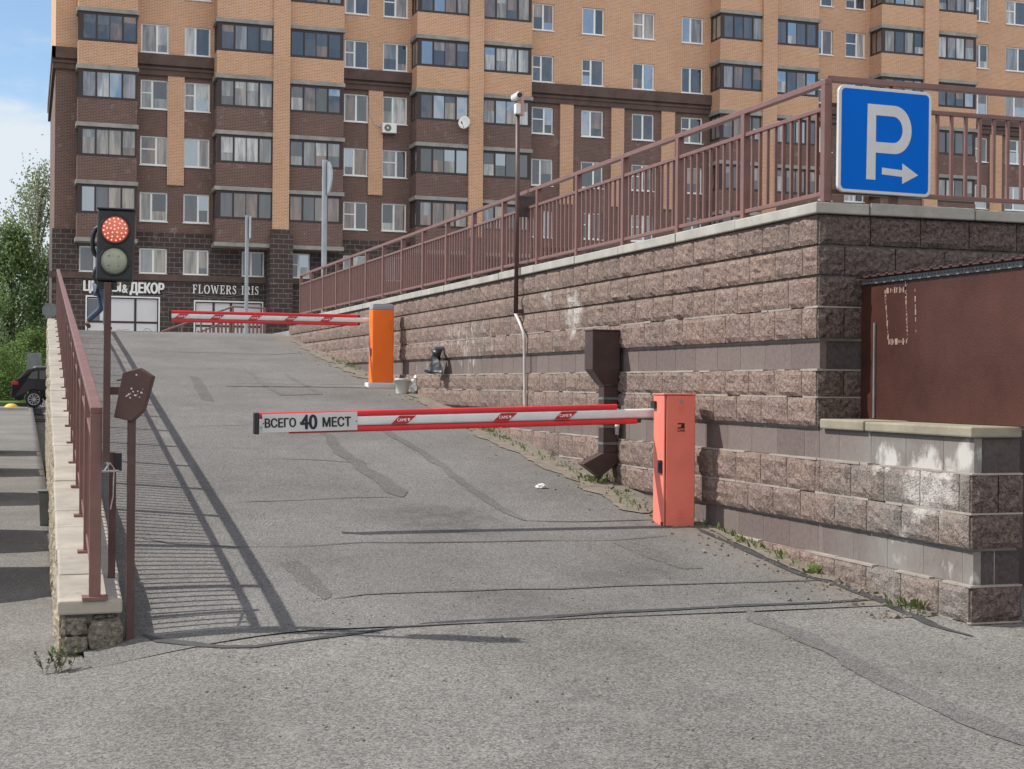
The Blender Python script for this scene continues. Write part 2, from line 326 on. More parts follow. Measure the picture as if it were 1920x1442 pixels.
def asphalt(name, base, coarse=1., dirtwall=False, left=False):
    k = NT(name); x = k.xyz()
    flat = k.map((1, 1, .001))
    ag = k.voro(95 * coarse, flat); agv = k.n('ShaderNodeSeparateColor'); k.l(ag, agv.inputs[0])
    c = k.mix(k.mr(agv.outputs[0], 0, 1), tuple(b * .55 for b in base), tuple(b * 1.45 for b in base))
    c = k.mix(k.math('MULTIPLY', k.mr(k.noise(120, 2, .6, flat), .60, .68), .75), c, (.46, .44, .41))
    c = k.mix(k.math('MULTIPLY', k.mr(k.noise(64, 3, .6, flat), .58, .68), .7), c, (.05, .05, .05))
    c = k.mix(k.mr(k.noise(.45, 7, .62, flat), .36, .66), c, k.mix(.9, c, (.70, .69, .68), 'MULTIPLY'))
    c = k.mix(k.math('MULTIPLY', k.mr(k.noise(1.0, 4, .6, k.map((1, .3, .001), (9, 2, 0))), .45, .7), .5), c, k.mix(1., c, (.74, .73, .72), 'MULTIPLY'))
    c = k.mix(k.math('MULTIPLY', k.mr(k.noise(2.4, 8, .7, flat), .56, .72), .35), c, tuple(min(1, b * 1.6) for b in base))
    c = k.mix(k.math('MULTIPLY', k.mr(k.noise(1.3, 8, .75, k.map((1, .45, .001), (3, 7, 0))), .60, .74), .55), c, (.075, .073, .072))
    if dirtwall:
        d = k.math('ADD', k.mr(x[0], 4.15, 4.95), k.math('MULTIPLY', k.mr(k.noise(3.2, 8, .7, flat), .35, .7), .65))
        c = k.mix(k.math('MULTIPLY', k.mr(d, .72, 1.35), .75), c, (.20, .17, .135))
        for (px, py, rx, ry, a) in ((3.05, 10.9, .55, .75, .55), (3.6, 8.9, .5, .35, .35), (2.7, 8.4, .35, .25, .4), (3.3, 16.5, .6, 1.5, .25)):     # oil drips where cars wait
            q = k.math('ADD', k.math('POWER', k.math('MULTIPLY', k.math('SUBTRACT', x[0], px), 1 / rx), 2), k.math('POWER', k.math('MULTIPLY', k.math('SUBTRACT', x[1], py), 1 / ry), 2))
            q = k.math('MULTIPLY', k.mr(q, 0, 1.2, 1, 0, True), k.mr(k.noise(5, 6, .7, flat), .3, .6)); c = k.mix(k.math('MULTIPLY', q, a), c, (.045, .043, .042))
    nr = k.bump(k.noise(160 * coarse, 3, .7), .7, .006); nr = k.bump(k.voro(60 * coarse, out='Distance'), .45, .006, nr)
    return k.done(c, .92, 0, nr, .25)
M['asphalt'] = asphalt('asphalt_coarse', (.188, .179, .167))
M['asphalt_ramp'] = asphalt('asphalt_ramp', (.172, .165, .158), 1.25, True)
M['patch'] = asphalt('asphalt_patch', (.128, .124, .119), 1.4)
M['patch_soft'] = asphalt('asphalt_band', (.152, .146, .139), 1.2)
M['tar'] = plain('tar_seam', (.045, .044, .044), .75, var=.4, vs=14, bs=60, bd=.003)
M['deck'] = plain('deck_concrete', (.24, .235, .225), .9, var=.15, vs=1)
M['kerb'] = plain('kerb_stone', (.36, .35, .33), .9)
M['soil'] = plain('sandy_soil', (.175, .148, .118), .95, var=.3, vs=9, bs=50, bd=.006)
def leaf(name, a, b, tr=.45):
    k = NT(name); c = k.mix(k.mr(k.noise(.9, 5, .65), .36, .66), a, b); c = k.mix(k.mr(k.noise(9, 2), .3, .7, 0, .5), c, tuple(q * 1.5 for q in b))
    t = k.n('ShaderNodeBsdfTranslucent'); k.l(c, t.inputs[0]); m = k.n('ShaderNodeMixShader'); m.inputs[0].default_value = tr
    k.done(c, .6, spec=.25); k.l(k.p.outputs[0], m.inputs[1]); k.l(t.outputs[0], m.inputs[2]); k.l(m.outputs[0], k.out.inputs[0]); return k.m
M['leaf_birch'] = leaf('birch_leaves', (.13, .17, .10), (.27, .31, .19)); M['leaf_dark'] = leaf('dark_leaves', (.085, .145, .06), (.22, .30, .13)); M['leaf_bush'] = leaf('bush_leaves', (.06, .11, .03), (.16, .24, .075))
M['weed'] = leaf('weed_leaves', (.075, .115, .03), (.16, .20, .07), .4); M['dry_weed'] = leaf('dry_weed', (.10, .12, .06), (.20, .21, .12), .4)

# ---------------------------------------------------------------- setting: ground, ramp, deck
def sheet(name, xs, ys, fz, mat, skip=None, th=0):
    mb = MB(); nx = len(xs)
    mb.v = [Vector((x, y, fz(x, y))) for y in ys for x in xs]
    for j in range(len(ys) - 1):
        for i in range(nx - 1):
            if skip and skip((xs[i] + xs[i + 1]) / 2, (ys[j] + ys[j + 1]) / 2): continue
            a = j * nx + i; mb.f.append((a, a + 1, a + 1 + nx, a + nx)); mb.mi.append(0)
    return tag(mb.build(name, mat, base=(0, 0, 0), smooth=True, fix=False), kind='structure')
def fr(a, b, n): return [a + (b - a) * i / n for i in range(n + 1)]
gx = [-500, -200, -80, -40, -20, -10, -6, -4, -3, -2.5, -2, -1.5, -1.2] + fr(-1, .29, 10) + [.31] + fr(.4, 3, 14) + fr(3.3, 8, 12) + [10, 14, 20, 40, 80, 200, 500]
gy = [-80, -40, -20, -8, -3, 0, 1, 2] + fr(3, 8, 26) + [8.2, 8.5, 9, 9.5, 10, 11, 12, 13, 14, 16, 18, 20, 25, 30, 40, 60, 80, 100, 150, 300, 600]
sheet('ground', gx, gy, lambda x, y: ground_z(x, y) + .008 * noise.noise((x * .8, y * .8, 0)) * (1 if 2 < y < 12 and -3 < x < 9 else 0), M['asphalt'])
def rxl(Y): return .30 + .0105 * (Y - 8.15)
def ramp_h(x, y): return ramp_z(x, y) + .006 + .010 * noise.noise((x * .7, y * .45, 3.)) * smooth((y - 7.8) / 1.5)
rp = sheet('ramp', fr(.3, 5.055, 30), fr(7.72, 14, 40) + fr(14.4, 33.6, 48), ramp_h, M['asphalt_ramp'])
for q in rp.data.vertices: q.co.x += .0098 * max(0, q.co.y - 8.15) * (5.055 - q.co.x) / 4.755
mb = MB(); mb.box(1.0, 5.3, 33.6, 76.9, -.5, 2.55); mb.box(5.3, 80, 9.1, 76.9, 2.3, 2.60)
tag(mb.build('parking_deck', M['deck']), kind='structure')
# left strip at street level: kerb, lawn
mb = MB(); p = atD(0, 757, 66)
mb.box(-45, .1, 60.6, 60.8, .1, zleft(60) + .13); tag(mb.build('kerb', M['kerb'], bevel=.02), kind='structure')
mb = MB(); mb.box(-45, .1, 67.5, 130, .1, zleft(67) + .16); tag(mb.build('lawn', M['leaf_bush']), kind='structure')

# cracks, tar seams and patches lying on the asphalt (thin skins draped over it)
def drape(p, up=.005):
    on = p.y > 7.75 and p.x > .3
    return Vector((p.x, p.y, (ramp_h(p.x, p.y) if on else ground_z(p.x, p.y) + .008 * noise.noise((p.x * .8, p.y * .8, 0))) + up))
def strip(name, px, wid, mat, jag=.35, up=.005, kind='structure'):
    pts = [onground(*q) for q in px]; fine = []
    for a, b in zip(pts, pts[1:]):
        n = max(2, int((b - a).length / .06)); fine += [a + (b - a) * i / n for i in range(n)]
    fine.append(pts[-1]); mb = MB(); n = len(fine); s = random.random() * 50
    for i, p in enumerate(fine):
        d = (fine[min(i + 1, n - 1)] - fine[max(0, i - 1)]); d.z = 0; d.normalize(); q = Vector((-d.y, d.x, 0))
        ww = wid[0] + (wid[1] - wid[0]) * i / n if isinstance(wid, tuple) else wid
        ww *= min(1, .25 + i / 4, .25 + (n - 1 - i) / 4)
        o = q * .35 * ww * noise.noise((i * .13, s, 0)) + q * .02 * noise.noise((i * .07, s + 5, 0))
        for sg in (-1, -.33, .33, 1):
            mb.v.append(drape(p + o + q * sg * ww / 2 * (1 + jag * 1.6 * (noise.noise((i * .16, s + sg * 9, 2.)) + .3 * noise.noise((i * .5, s + sg * 9, 6.))) if abs(sg) > .9 else 1), up))
    for i in range(n - 1):
        for j in range(3): a = i * 4 + j; mb.f.append((a, a + 1, a + 5, a + 4)); mb.mi.append(0)
    return tag(mb.build(name, mat, base=(0, 0, 0), smooth=True, fix=False), kind=kind)
def blob(name, px, mat, up=.005):
    pts = [onground(*q) for q in px]; fine = []
    for a, b in zip(pts, pts[1:] + pts[:1]):
        n = max(2, int((b - a).length / .05)); fine += [a + (b - a) * i / n + Vector((noise.noise((a.x * 9 + i * .6, a.y, 0)), noise.noise((a.y * 9 + i * .6, a.x, 4)), 0)) * .018 for i in range(n)]
    import bmesh
    bm = bmesh.new(); bm.faces.new([bm.verts.new(drape(p, up)) for p in fine]); bmesh.ops.triangulate(bm, faces=bm.faces[:])
    me = bpy.data.meshes.new(name); bm.to_mesh(me); bm.free(); me.materials.append(mat)
    o = bpy.data.objects.new(name, me); C.objects.link(o); return tag(o, kind='structure')
strip('tar_seam', [(268, 1194), (300, 1205), (350, 1211), (420, 1214), (480, 1214), (560, 1205), (650, 1192), (740, 1180)], (.055, .05), M['tar'])
strip('tar_seam', [(735, 1181), (900, 1168), (1100, 1155), (1300, 1145), (1500, 1135), (1650, 1128)], (.06, .045), M['tar'])
strip('crack', [(258, 1012), (330, 1024), (440, 1030), (560, 1028), (680, 1022), (780, 1023), (1000, 1018), (1150, 1016), (1260, 1008)], .018, M['tar'], .8)
strip('tar_seam', [(620, 1125), (680, 1120), (800, 1112), (950, 1108), (1050, 1110), (1200, 1102), (1350, 1098), (1560, 1092)], .03, M['patch'])
strip('asphalt_band', [(603, 808), (640, 850), (690, 885), (720, 908), (755, 934)], (.10, .17), M['patch'])
strip('asphalt_band', [(715, 806), (775, 840), (835, 880), (875, 910), (920, 945), (985, 980)], (.10, .085), M['patch'])
strip('crack', [(985, 979), (1080, 981), (1240, 978)], .025, M['patch'])
strip('crack', [(495, 862), (600, 865), (700, 872)], .018, M['patch'])
strip('crack', [(440, 944), (560, 939), (650, 936), (760, 934)], .016, M['patch'], .7)
strip('crack', [(300, 660), (420, 663), (500, 666), (575, 662)], .03, M['patch_soft'])
strip('crack', [(430, 720), (560, 722), (690, 722)], .02, M['patch'])
strip('crack', [(340, 801), (400, 801), (480, 799)], .015, M['patch'])
strip('asphalt_band', [(468, 700), (500, 726), (530, 742), (600, 741), (570, 722), (535, 701)], .07, M['patch_soft'])
strip('asphalt_band', [(1400, 1146), (1500, 1192), (1600, 1243), (1700, 1292), (1800, 1342), (1930, 1405)], (.13, .16), M['patch_soft'], .5, .004)
strip('tar_seam', [(1305, 992), (1400, 1036), (1500, 1080), (1575, 1100), (1660, 1136), (1750, 1176), (1825, 1196)], (.05, .07), M['tar'], .6)
blob('asphalt_patch', [(522, 1060), (560, 1056), (586, 1078), (605, 1100), (624, 1120), (608, 1128), (575, 1106), (548, 1082)], M['patch'], .003)
blob('asphalt_patch', [(1150, 1022), (1190, 1020), (1250, 1042), (1318, 1068), (1280, 1070), (1215, 1050)], M['patch_soft'], .003)
blob('asphalt_patch', [(356, 706), (372, 708), (386, 728), (402, 754), (378, 752), (364, 726)], M['patch'], .003)
# sandy debris washed against the wall foot
strip('soil', [(700, 692), (800, 752), (900, 812), (1000, 858), (1100, 905), (1215, 965)], (.24, .28), M['soil'], .5, .009)
strip('soil', [(560, 640), (630, 684), (690, 712)], (.3, .2), M['soil'], .5, .009)
strip('soil', [(1330, 990), (1420, 1036), (1520, 1078), (1580, 1096)], (.12, .10), M['soil'], .5, .009)

# ---------------------------------------------------------------- block walls
def block_rows(mb, mbs, mbm, o, u, n, length, rows, bl=.39, start=0., res=9, top=None, inset=0.):
    """split-face (rough) and smooth block courses on a vertical face: o origin, u along, n outward; rows=(z0,z1,'r'|'s')"""
    o = Vector(o); u = Vector(u); n = Vector(n); Z = Vector((0, 0, 1))
    for ri, (z0, z1, kd) in enumerate(rows):
        x = -((ri * 37) % 2) * bl / 2 - start
        while x < length - .01:
            a = max(x + .004, inset if kd == 's' else 0.); b = min(x + bl - .004, length); x += bl
            if b - a < .03: continue
            zt = z1 - .004; gp = .004 if any(abs(z0 - q) < .002 for q in (2.04, 1.617, 1.433, 1.02, .797, .39, .185)) or top else .015
            if top:
                tt = top((o + u * (a + b) / 2).y)
                if z0 > tt - .04: continue
                zt = min(zt, tt)
            tv = random.random(); g = MB.__new__(MB)
            m = mb if kd == 'r' else mbs
            far = (o + u * a).y
            nu = max(3, int((b - a) / .39 * (res if far < 13 else res * .6))) if kd == 'r' else 2; nv = (6 if far < 13 else 4) if kd == 'r' else 1
            base = len(m.v); s = random.random() * 90
            for j in range(nv + 1):
                for i in range(nu + 1):
                    fu = i / nu; fv = j / nv; p = o + u * (a + (b - a) * fu) + Z * (z0 + gp + (zt - z0 - gp) * fv)
                    if kd == 'r':
                        e = min(fu * (b - a), (1 - fu) * (b - a), fv * (zt - z0), (1 - fv) * (zt - z0)); e = min(1, e / .03)
                        d = .006 + e * (.015 + .011 * noise.fractal((p.x * 6 + s, p.y * 6, p.z * 6), .8, 2.1, 4) + .016 * noise.noise((p.x * 30 + s, p.y * 30, p.z * 30)))
                        p = p + n * d + (u * noise.noise((p.z * 20, s, 0)) + Z * noise.noise((s, (p.x + p.y) * 18, 0))) * .005 * (1 - e)
                    else: p = p - n * .024
                    m.v.append(p); m.col.append(tv)
            for j in range(nv):
                for i in range(nu): q = base + j * (nu + 1) + i; m.f.append((q, q + 1, q + nu + 2, q + nu + 1)); m.mi.append(0)
            # rim of the block going back into the wall
            loop = [base + i for i in range(nu + 1)] + [base + j * (nu + 1) + nu for j in range(1, nv + 1)] + [base + nv * (nu + 1) + i for i in range(nu - 1, -1, -1)] + [base + j * (nu + 1) for j in range(nv - 1, 0, -1)]
            bb = len(m.v)
            for q in loop: m.v.append(m.v[q] - n * .05); m.col.append(tv)
            for i in range(len(loop)): j = (i + 1) % len(loop); m.f.append((loop[i], bb + i, bb + j, loop[j])); m.mi.append(0)
        if mbm is not None and kd in 'rs':
            pass
ZL = [2.66, 2.449, 2.243, 2.04, 1.817, 1.617, 1.433, 1.226, 1.02, .797, .588, .39, .185, -.03, -.22]
KD = 'rrrrsrrsrrsrrr'
rows = [(ZL[i + 1], ZL[i], KD[i]) for i in range(len(KD))]
XW = 5.04; YC = 8.87; YE = 29.95; YL = 7.15
wall = thing('retaining_wall', 'long brown split-face block retaining wall beside the ramp, under the long railing', 'wall', (XW, 16, 0))
a, b, e = MB(), MB(), MB()
block_rows(a, b, None, (XW, YC + .013, 0), (0, 1, 0), (-1, 0, 0), YE - YC, rows)
lowrows = [r for r in rows if r[1] < 1.23]
block_rows(a, b, None, (XW, YL + .013, 0), (0, 1, 0), (-1, 0, 0), YC - YL - .018 + .013, lowrows, start=.1, res=12)
m = MB(); m.box(5.42, 9, YC - .08, YC + .01, -.3, 1.21); m.build('gap_shade_box', M['gap_shade'], wall)  # dark box before the lighter wall, standing in for shade in the gap
a.build('split_blocks', M['split'], wall, smooth=False, fix=False); b.build('smooth_blocks', M['smooth_block'], wall, fix=False)
a, b = MB(), MB()
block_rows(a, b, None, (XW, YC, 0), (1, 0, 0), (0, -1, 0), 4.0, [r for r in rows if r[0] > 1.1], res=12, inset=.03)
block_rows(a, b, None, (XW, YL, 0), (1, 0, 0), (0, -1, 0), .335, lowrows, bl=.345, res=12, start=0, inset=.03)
a.build('end_blocks', M['split_end_shaded'], wall, fix=False); b.build('smooth_end_blocks', M['smooth_end_shaded'], wall, fix=False)
m = MB(); m.box(XW + .028, 5.36, YC + .028, YE, -.4, 2.655); m.box(5.361, 9.1, YC + .029, YC + .3, -.4, 2.652); m.box(XW + .029, 5.36, YL + .029, YC + .028, -.4, 1.218)
for z0_, z1_, kd_ in rows:
    if kd_ == 's':
        ya_ = YC if z1_ > 1.23 else YL
        m.box(XW + .0265, XW + .06, ya_ + .03, YE, z0_ + .002, z1_ - .002); m.box(XW + .03, XW + (3.9 if z1_ > 1.23 else .33), ya_ + .0265, ya_ + .06, z0_ + .002, z1_ - .002)
random.seed(11)
for z in (2.04, 1.617, 1.433, 1.02, .797, .39, .185):      # pale pointing squeezed out of some joints
    for y0, y1 in (((YC - .012, YE),) if z > 1.23 else ((YL - .012, YE),)):
        y = y0
        while y < y1:
            dy = min(random.uniform(.08, .3), y1 - y); q = random.random()
            if random.random() < .22: y += dy; continue
            m.box(XW - .006 - .008 * q, XW + .03, y, y + dy, z - .0045 - .003 * q, z + .0045 + .004 * random.random()); y += dy
    m.box(XW - .006, XW + (4 if z > 1.23 else .335), (YC if z > 1.23 else YL) - .010, (YC if z > 1.23 else YL) + .03, z - .005, z + .005)
m.build('mortar', M['mortar'], wall)
def coping_slabs(mb, x0, x1, y0, y1, z0, z1, L, alongx=False):
    t = x0 if alongx else y0; end = x1 if alongx else y1
    while t < end - .01:
        q = min(t + L * random.uniform(.9, 1.1), end); dz = random.uniform(-.006, .006); dd = random.uniform(-.006, .006)
        if alongx: mb.box(t + .004, q - .004, y0 + dd, y1, z0 + .003, z1 + dz)
        else: mb.box(x0 + dd, x1, t + .004, q - .004, z0 + .003, z1 + dz)
        t = q
m = MB(); coping_slabs(m, XW - .045, 5.40, YC - .045, YE, 2.66, 2.742, 1.15); coping_slabs(m, 5.405, 9.1, YC - .045, YC + .34, 2.66, 2.74, .78, True)
m.build('coping', M['coping_grey'], wall, bevel=.008)
m = MB(); coping_slabs(m, XW - .006, 5.372, YL - .006, YC - .045, 1.222, 1.288, 1.2); cp = m.build('low_coping', M['cap'], wall, bevel=.010); cp['label'] = 'yellowish concrete cap on the low stretch'
# left ramp parapet
def ptop(Y): return .345 + .1026 * (Y - 8.15)
def pxc(Y): return .340 + .0098 * (Y - 8.15)
par = thing('ramp_parapet', 'low buff block parapet wall with pale stone top, left of the ramp', 'wall', (.34, 8.15, 0))
a, b = MB(), MB()
lr = [(-.25 + .2 * i, -.05 + .2 * i, 'r') for i in range(15)]
dirv = Vector((.0098, 1, 0)).normalized()
block_rows(a, b, None, (.185, 8.20, 0), dirv, (-1, .0098, 0), 23.2, lr, bl=.39, res=7, top=lambda y: ptop(y) - .085)
a.build('blocks', M['left_block'], par, fix=False)
M['end_stone_shaded'] = block_mat('end_stone_shaded', (.17, .15, .115), (.22, .19, .14), 45, False)  # shade of the parapet end put into the colour, darker than the side blocks
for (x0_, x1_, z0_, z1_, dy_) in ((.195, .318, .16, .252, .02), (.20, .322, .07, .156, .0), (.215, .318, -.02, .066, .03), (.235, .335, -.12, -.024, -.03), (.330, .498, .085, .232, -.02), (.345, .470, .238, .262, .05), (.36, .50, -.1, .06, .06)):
    m = MB(); m.box(x0_, x1_, 8.13 + dy_, 8.21, z0_, z1_); q = m.build('end_stone', M['end_stone_shaded'], par)
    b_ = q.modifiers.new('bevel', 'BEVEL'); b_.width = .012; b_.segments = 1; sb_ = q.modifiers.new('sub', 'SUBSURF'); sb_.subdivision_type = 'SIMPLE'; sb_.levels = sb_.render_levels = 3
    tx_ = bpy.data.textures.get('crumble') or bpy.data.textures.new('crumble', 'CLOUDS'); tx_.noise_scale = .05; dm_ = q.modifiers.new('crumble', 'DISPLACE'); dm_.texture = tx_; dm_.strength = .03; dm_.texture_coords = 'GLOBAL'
m = MB()
for y0, y1 in ((8.21, 16), (16, 24), (24, 31.6)):
    vs = []
    for y in (y0, y1): vs += [(pxc(y) - .145, y, -.4), (pxc(y) + .145, y, -.4), (pxc(y) + .145, y, ptop(y) - .078), (pxc(y) - .145, y, ptop(y) - .078)]
    m.raw(vs, [(0, 1, 2, 3), (7, 6, 5, 4), (0, 4, 5, 1), (1, 5, 6, 2), (2, 6, 7, 3), (3, 7, 4, 0)])
m.build('core', M['mortar'], par)
m = MB(); y = 8.15
while y < 31.5:
    L_ = random.uniform(.55, .7) if y > 8.2 else .62; y1 = min(y + L_, 31.6); dx = random.uniform(-.008, .008); dz = random.uniform(-.004, .004); vs = []
    for yy in (y + .004, y1 - .004):
        for dxx, dzz in ((-.165, -.075), (.165, -.075), (.165, 0), (-.165, 0)): vs.append((pxc(yy) + dxx + dx, yy, ptop(yy) + dzz + dz))
    m.raw(vs, [(0, 1, 2, 3), (7, 6, 5, 4), (0, 4, 5, 1), (1, 5, 6, 2), (2, 6, 7, 3), (3, 7, 4, 0)]); y = y1
m.build('coping', M['coping'], par, bevel=.012)

# ---------------------------------------------------------------- railings
def railing(name, label, p0, p1, rails, base, nb, post=.05, bal=.021, top_size=(.05, .04), plates=True, endpost=True, mat=None, hand=None, lead=0.):
    """p0,p1 foot line; rails=(mid,bottom) heights over the foot, hand=top height"""
    p0 = Vector(p0); p1 = Vector(p1); mat = mat or M['rail']; d = p1 - p0; n = max(1, round(Vector((d.x, d.y, 0)).length / 1.155))
    t = thing(name, label, 'railing', p0); Z = Vector((0, 0, 1)); mid, bot = rails
    ex = d.normalized() * (post / 2)
    def one(name, a, b, w, h):
        m = MB(); m.bar(a, b, w, h); return m.build(name, mat, t, bevel=.004)
    ex = ex + d.normalized() * lead
    one('top_rail', p0 - ex + Z * (hand - .02), p1 + ex + Z * (hand - .02), *top_size)
    p0_ = p0 - d.normalized() * lead
    one('middle_rail', p0_ + Z * mid, p1 + Z * mid, .035, .03); one('bottom_rail', p0_ + Z * bot, p1 + Z * bot, .035, .03)
    cnt = 0; rest = MB(); dh = Vector((d.x, d.y, 0)).normalized()
    for i in range(n + 1):
        q = p0 + d * i / n
        if i == n and not endpost: continue
        m = MB(); m.bar(q, q + Z * (hand - .04), post, post, up=dh)
        po = m.build('post', mat, t, bevel=.003)
        if plates:
            m = MB(); m.box(q.x - .065, q.x + .065, q.y - .06, q.y + .06, q.z - .006 - .0, q.z + .010); m.build('base_plate', mat, po)
    for i in range(n):
        for j in range(1, nb + 1):
            q = p0 + d * (i + j / (nb + 1)) / n
            if cnt < 95:
                m = MB(); m.bar(q + Z * bot, q + Z * mid, bal, bal, up=dh); m.build('baluster', mat, t); cnt += 1
            else: rest.bar(q + Z * bot, q + Z * mid, bal, bal, up=dh)
    if rest.v: tag(rest.build('baluster', mat, t), kind='stuff')
    return t
railing('wall_railing', 'long brown steel railing along the top of the block retaining wall', (5.09, 8.875, 2.745), (5.09, 28.95, 2.79), (.625, .055), 0, 9, hand=.82, plates=False, post=.055)
railing('wall_railing', 'short brown steel railing behind the blue parking sign, right of the wall corner', (5.62, 8.89, 2.742), (10.2, 8.89, 2.742), (.655, .075), 0, 9, hand=.85, lead=.5, plates=False, endpost=False, post=.05, mat=M['rail'])
railing('ramp_railing', 'brown steel railing standing on the low parapet at the left edge of the ramp', (.357, 8.20, .350), (.60, 31.3, 2.72), (.80, .10), 0, 9, hand=1.015, top_size=(.06, .035), post=.06, bal=.021)

# ---------------------------------------------------------------- barriers
def came(mb, o, u, v, w, h): text_mb('CAME', o, u, v, w, h, .002, .02, mb)
def barrier(label, X0, X1, Y0, Y1, z0, z1, boom, cabmat, front):
    t = thing('barrier_gate', label, 'barrier', ((X0 + X1) / 2, (Y0 + Y1) / 2, z0)); bx, ex, zb, topend, botend, yb, ndec = boom
    m = MB()
    if front:
        m.box(X0, X1, Y0, Y1, z0, z1 - .012); c = m.build('cabinet', cabmat, t, bevel=.006)
        m = MB(); m.box(X0 - .008, X1 + .008, Y0 - .008, Y1 + .008, z1 - .011, z1); m.build('lid', cabmat, c, bevel=.003)
        m = MB(); m.box(X0 + .018, X1 - .004, Y0 - .010, Y0 - .0005, z0 + .02, z1 - .016); m.build('door', cabmat, c, bevel=.003)
        m = MB(); m.box(X0 + .012, X1 - .0005, Y0 - .0035, Y0 - .0003, z0 + .014, z1 - .0125); m.build('door_gap', M['black'], c)  # black plate standing in for the dark gap around the door
        cx = (X0 + X1) / 2; m = MB()
        for zz in (z1 - .145, z1 - .122, z1 - .10, z0 + .095, z0 + .118, z0 + .141): m = MB(); m.box(cx - .012, cx + .028, Y0 - .015, Y0 - .0095, zz, zz + .008); m.build('vent_louvre', cabmat, c)
        m = MB(); m.tube([(cx + .01, Y0 - .0095, z1 - .058), (cx + .01, Y0 - .016, z1 - .058)], .013, 14); m.build('lock', M['grey_metal'], c)
        m = MB(); came(m, (cx - .022, Y0 - .010, z1 - .292), (1, 0, 0), (0, 0, 1), .062, .017); m.prism([(0, 0), (.058, 0), (.058, .042), (.0, .042), (.0, .032), (.034, .032), (.026, .010), (0, .010)], (cx - .02, Y0 - .0095, z1 - .268), (1, 0, 0), (0, 0, 1), (0, -.002, 0)); m.build('emblem', M['ink'], c)
        m = MB(); m.box(X0 - .018, X0 - .0005, Y0 + .02, Y0 + .075, z0 + .43, z0 + .53); m.box(X0 - .028, X0 - .012, Y0 + .03, Y0 + .05, z0 + .45, z0 + .51); m.build('side_lock', M['black'], c, bevel=.004)
        m = MB(); m.box(X0 - .02, X0 - .0005, Y1 - .06, Y1 + .02, z1 - .12, z1 - .06); m.build('boom_bracket', M['black'], c, bevel=.004)
        m = MB()
        for i in range(9): x = X0 - .002; yy = Y0 + (Y1 - Y0) * i / 9; m.box(x - .001, x + .0005, yy, yy + (Y1 - Y0) / 9, z0, z0 + random.uniform(.02, .075))
        m.box(X0, X0 + .07, Y0 - .013, Y0 - .0102, z0, z0 + .03); m.build('rust_patch', M['rust'], c)
    else:
        m.box(X0, X1, Y0, Y1, z0 + .05, z1 - .085); c = m.build('cabinet', cabmat, t, bevel=.012)
        m = MB(); m.box(X0, X1, Y0, Y1, z1 - .0845, z1 - .02); m.box(X0 + .012, X1 - .012, Y0 + .012, Y1 - .012, z1 - .02, z1); m.build('lid', M['grey_plastic'], c, bevel=.012)
        m = MB(); m.box(X0 - .05, X1 + .02, Y0 - .05, Y1 + .03, z0 - .12, z0 + .0495); m.build('plinth', M['white'], t, bevel=.012)
        m = MB(); m.box(X0 - .012, X0 - .0005, Y0 + .04, Y0 + .09, z0 + .42, z0 + .53); m.build('side_lock', M['black'], c, bevel=.004)
        m = MB(); text_mb('CAME', (X1 - .035, Y0 - .0015, z1 - .36), (0, 0, 1), (-1, 0, 0), .13, .025, .002, .01, m); m.build('emblem', plain('orange_emboss', (.58, .20, .10), .5), c)
    # boom: white oval beam with a red rubber bumper above and below
    slope = .0270 if front else .0
    def bz(x): return zb + slope * (x - bx)
    u = Vector((1, 0, slope)).normalized(); v = u.cross(Vector((0, 1, 0))) * -1
    v = Vector((-slope, 0, 1)).normalized()
    def prof(m, xa, xb, cz, hw, hh, n=14, mi=0):
        a_ = len(m.v)
        for x in (xa, xb):
            for i in range(n): an = 2 * math.pi * i / n; ca, sa = math.cos(an), math.sin(an); m.v.append(Vector((x, yb + hw * math.copysign(abs(ca) ** .55, ca), bz(x) + cz + hh * math.copysign(abs(sa) ** .55, sa))))
        for i in range(n): j = (i + 1) % n; m.f.append((a_ + i, a_ + j, a_ + n + j, a_ + n + i)); m.mi.append(mi)
        m.f.append(tuple(a_ + i for i in range(n))); m.f.append(tuple(a_ + n + i for i in reversed(range(n)))); m.mi += [mi, mi]
    m = MB(); prof(m, bx, ex, 0, .032, .036); bo = m.build('boom', M['white'], t, smooth=False)
    for nm, cz, hh, x1 in (('top_bumper', .0555, .022, topend), ('bottom_bumper', -.058, .022, botend)):
        m = MB(); prof(m, bx if not (front and cz < 0) else bx + .22, x1, cz, .028, hh); m.build(nm, M['red'], bo)
        m = MB(); prof(m, x1 + .0005, x1 + .035, cz, .022, hh * .7); m.build('bumper_plug', M['black'], bo)
    m = MB(); m.box(bx - .035, bx - .0005, yb - .04, yb + .04, bz(bx) - .078, bz(bx) + .078); m.build('end_cap', M['black'], bo, bevel=.006)
    fy = yb - .0335
    for x in ndec:
        m = MB(); tx = MB()
        zc = bz(x); wd = .075; h = .030
        m.prism([(-wd - .022, -h), (wd - .022 - .03, -h), (wd + .022, h), (-wd + .022 + .02, h)], (x, fy, zc), u, v, (0, -.0015, 0))
        text_mb('CAME', (x - .05, fy - .0017, zc - .013), u, v, .072, .022, .001, .02, tx); text_mb('’', (x + .03, fy - .0017, zc - .010), u, v, .016, .022, .001, .02, tx)
        m.build('decal', M['decal'], bo); tx.build('decal_lettering', M['letters'], bo)
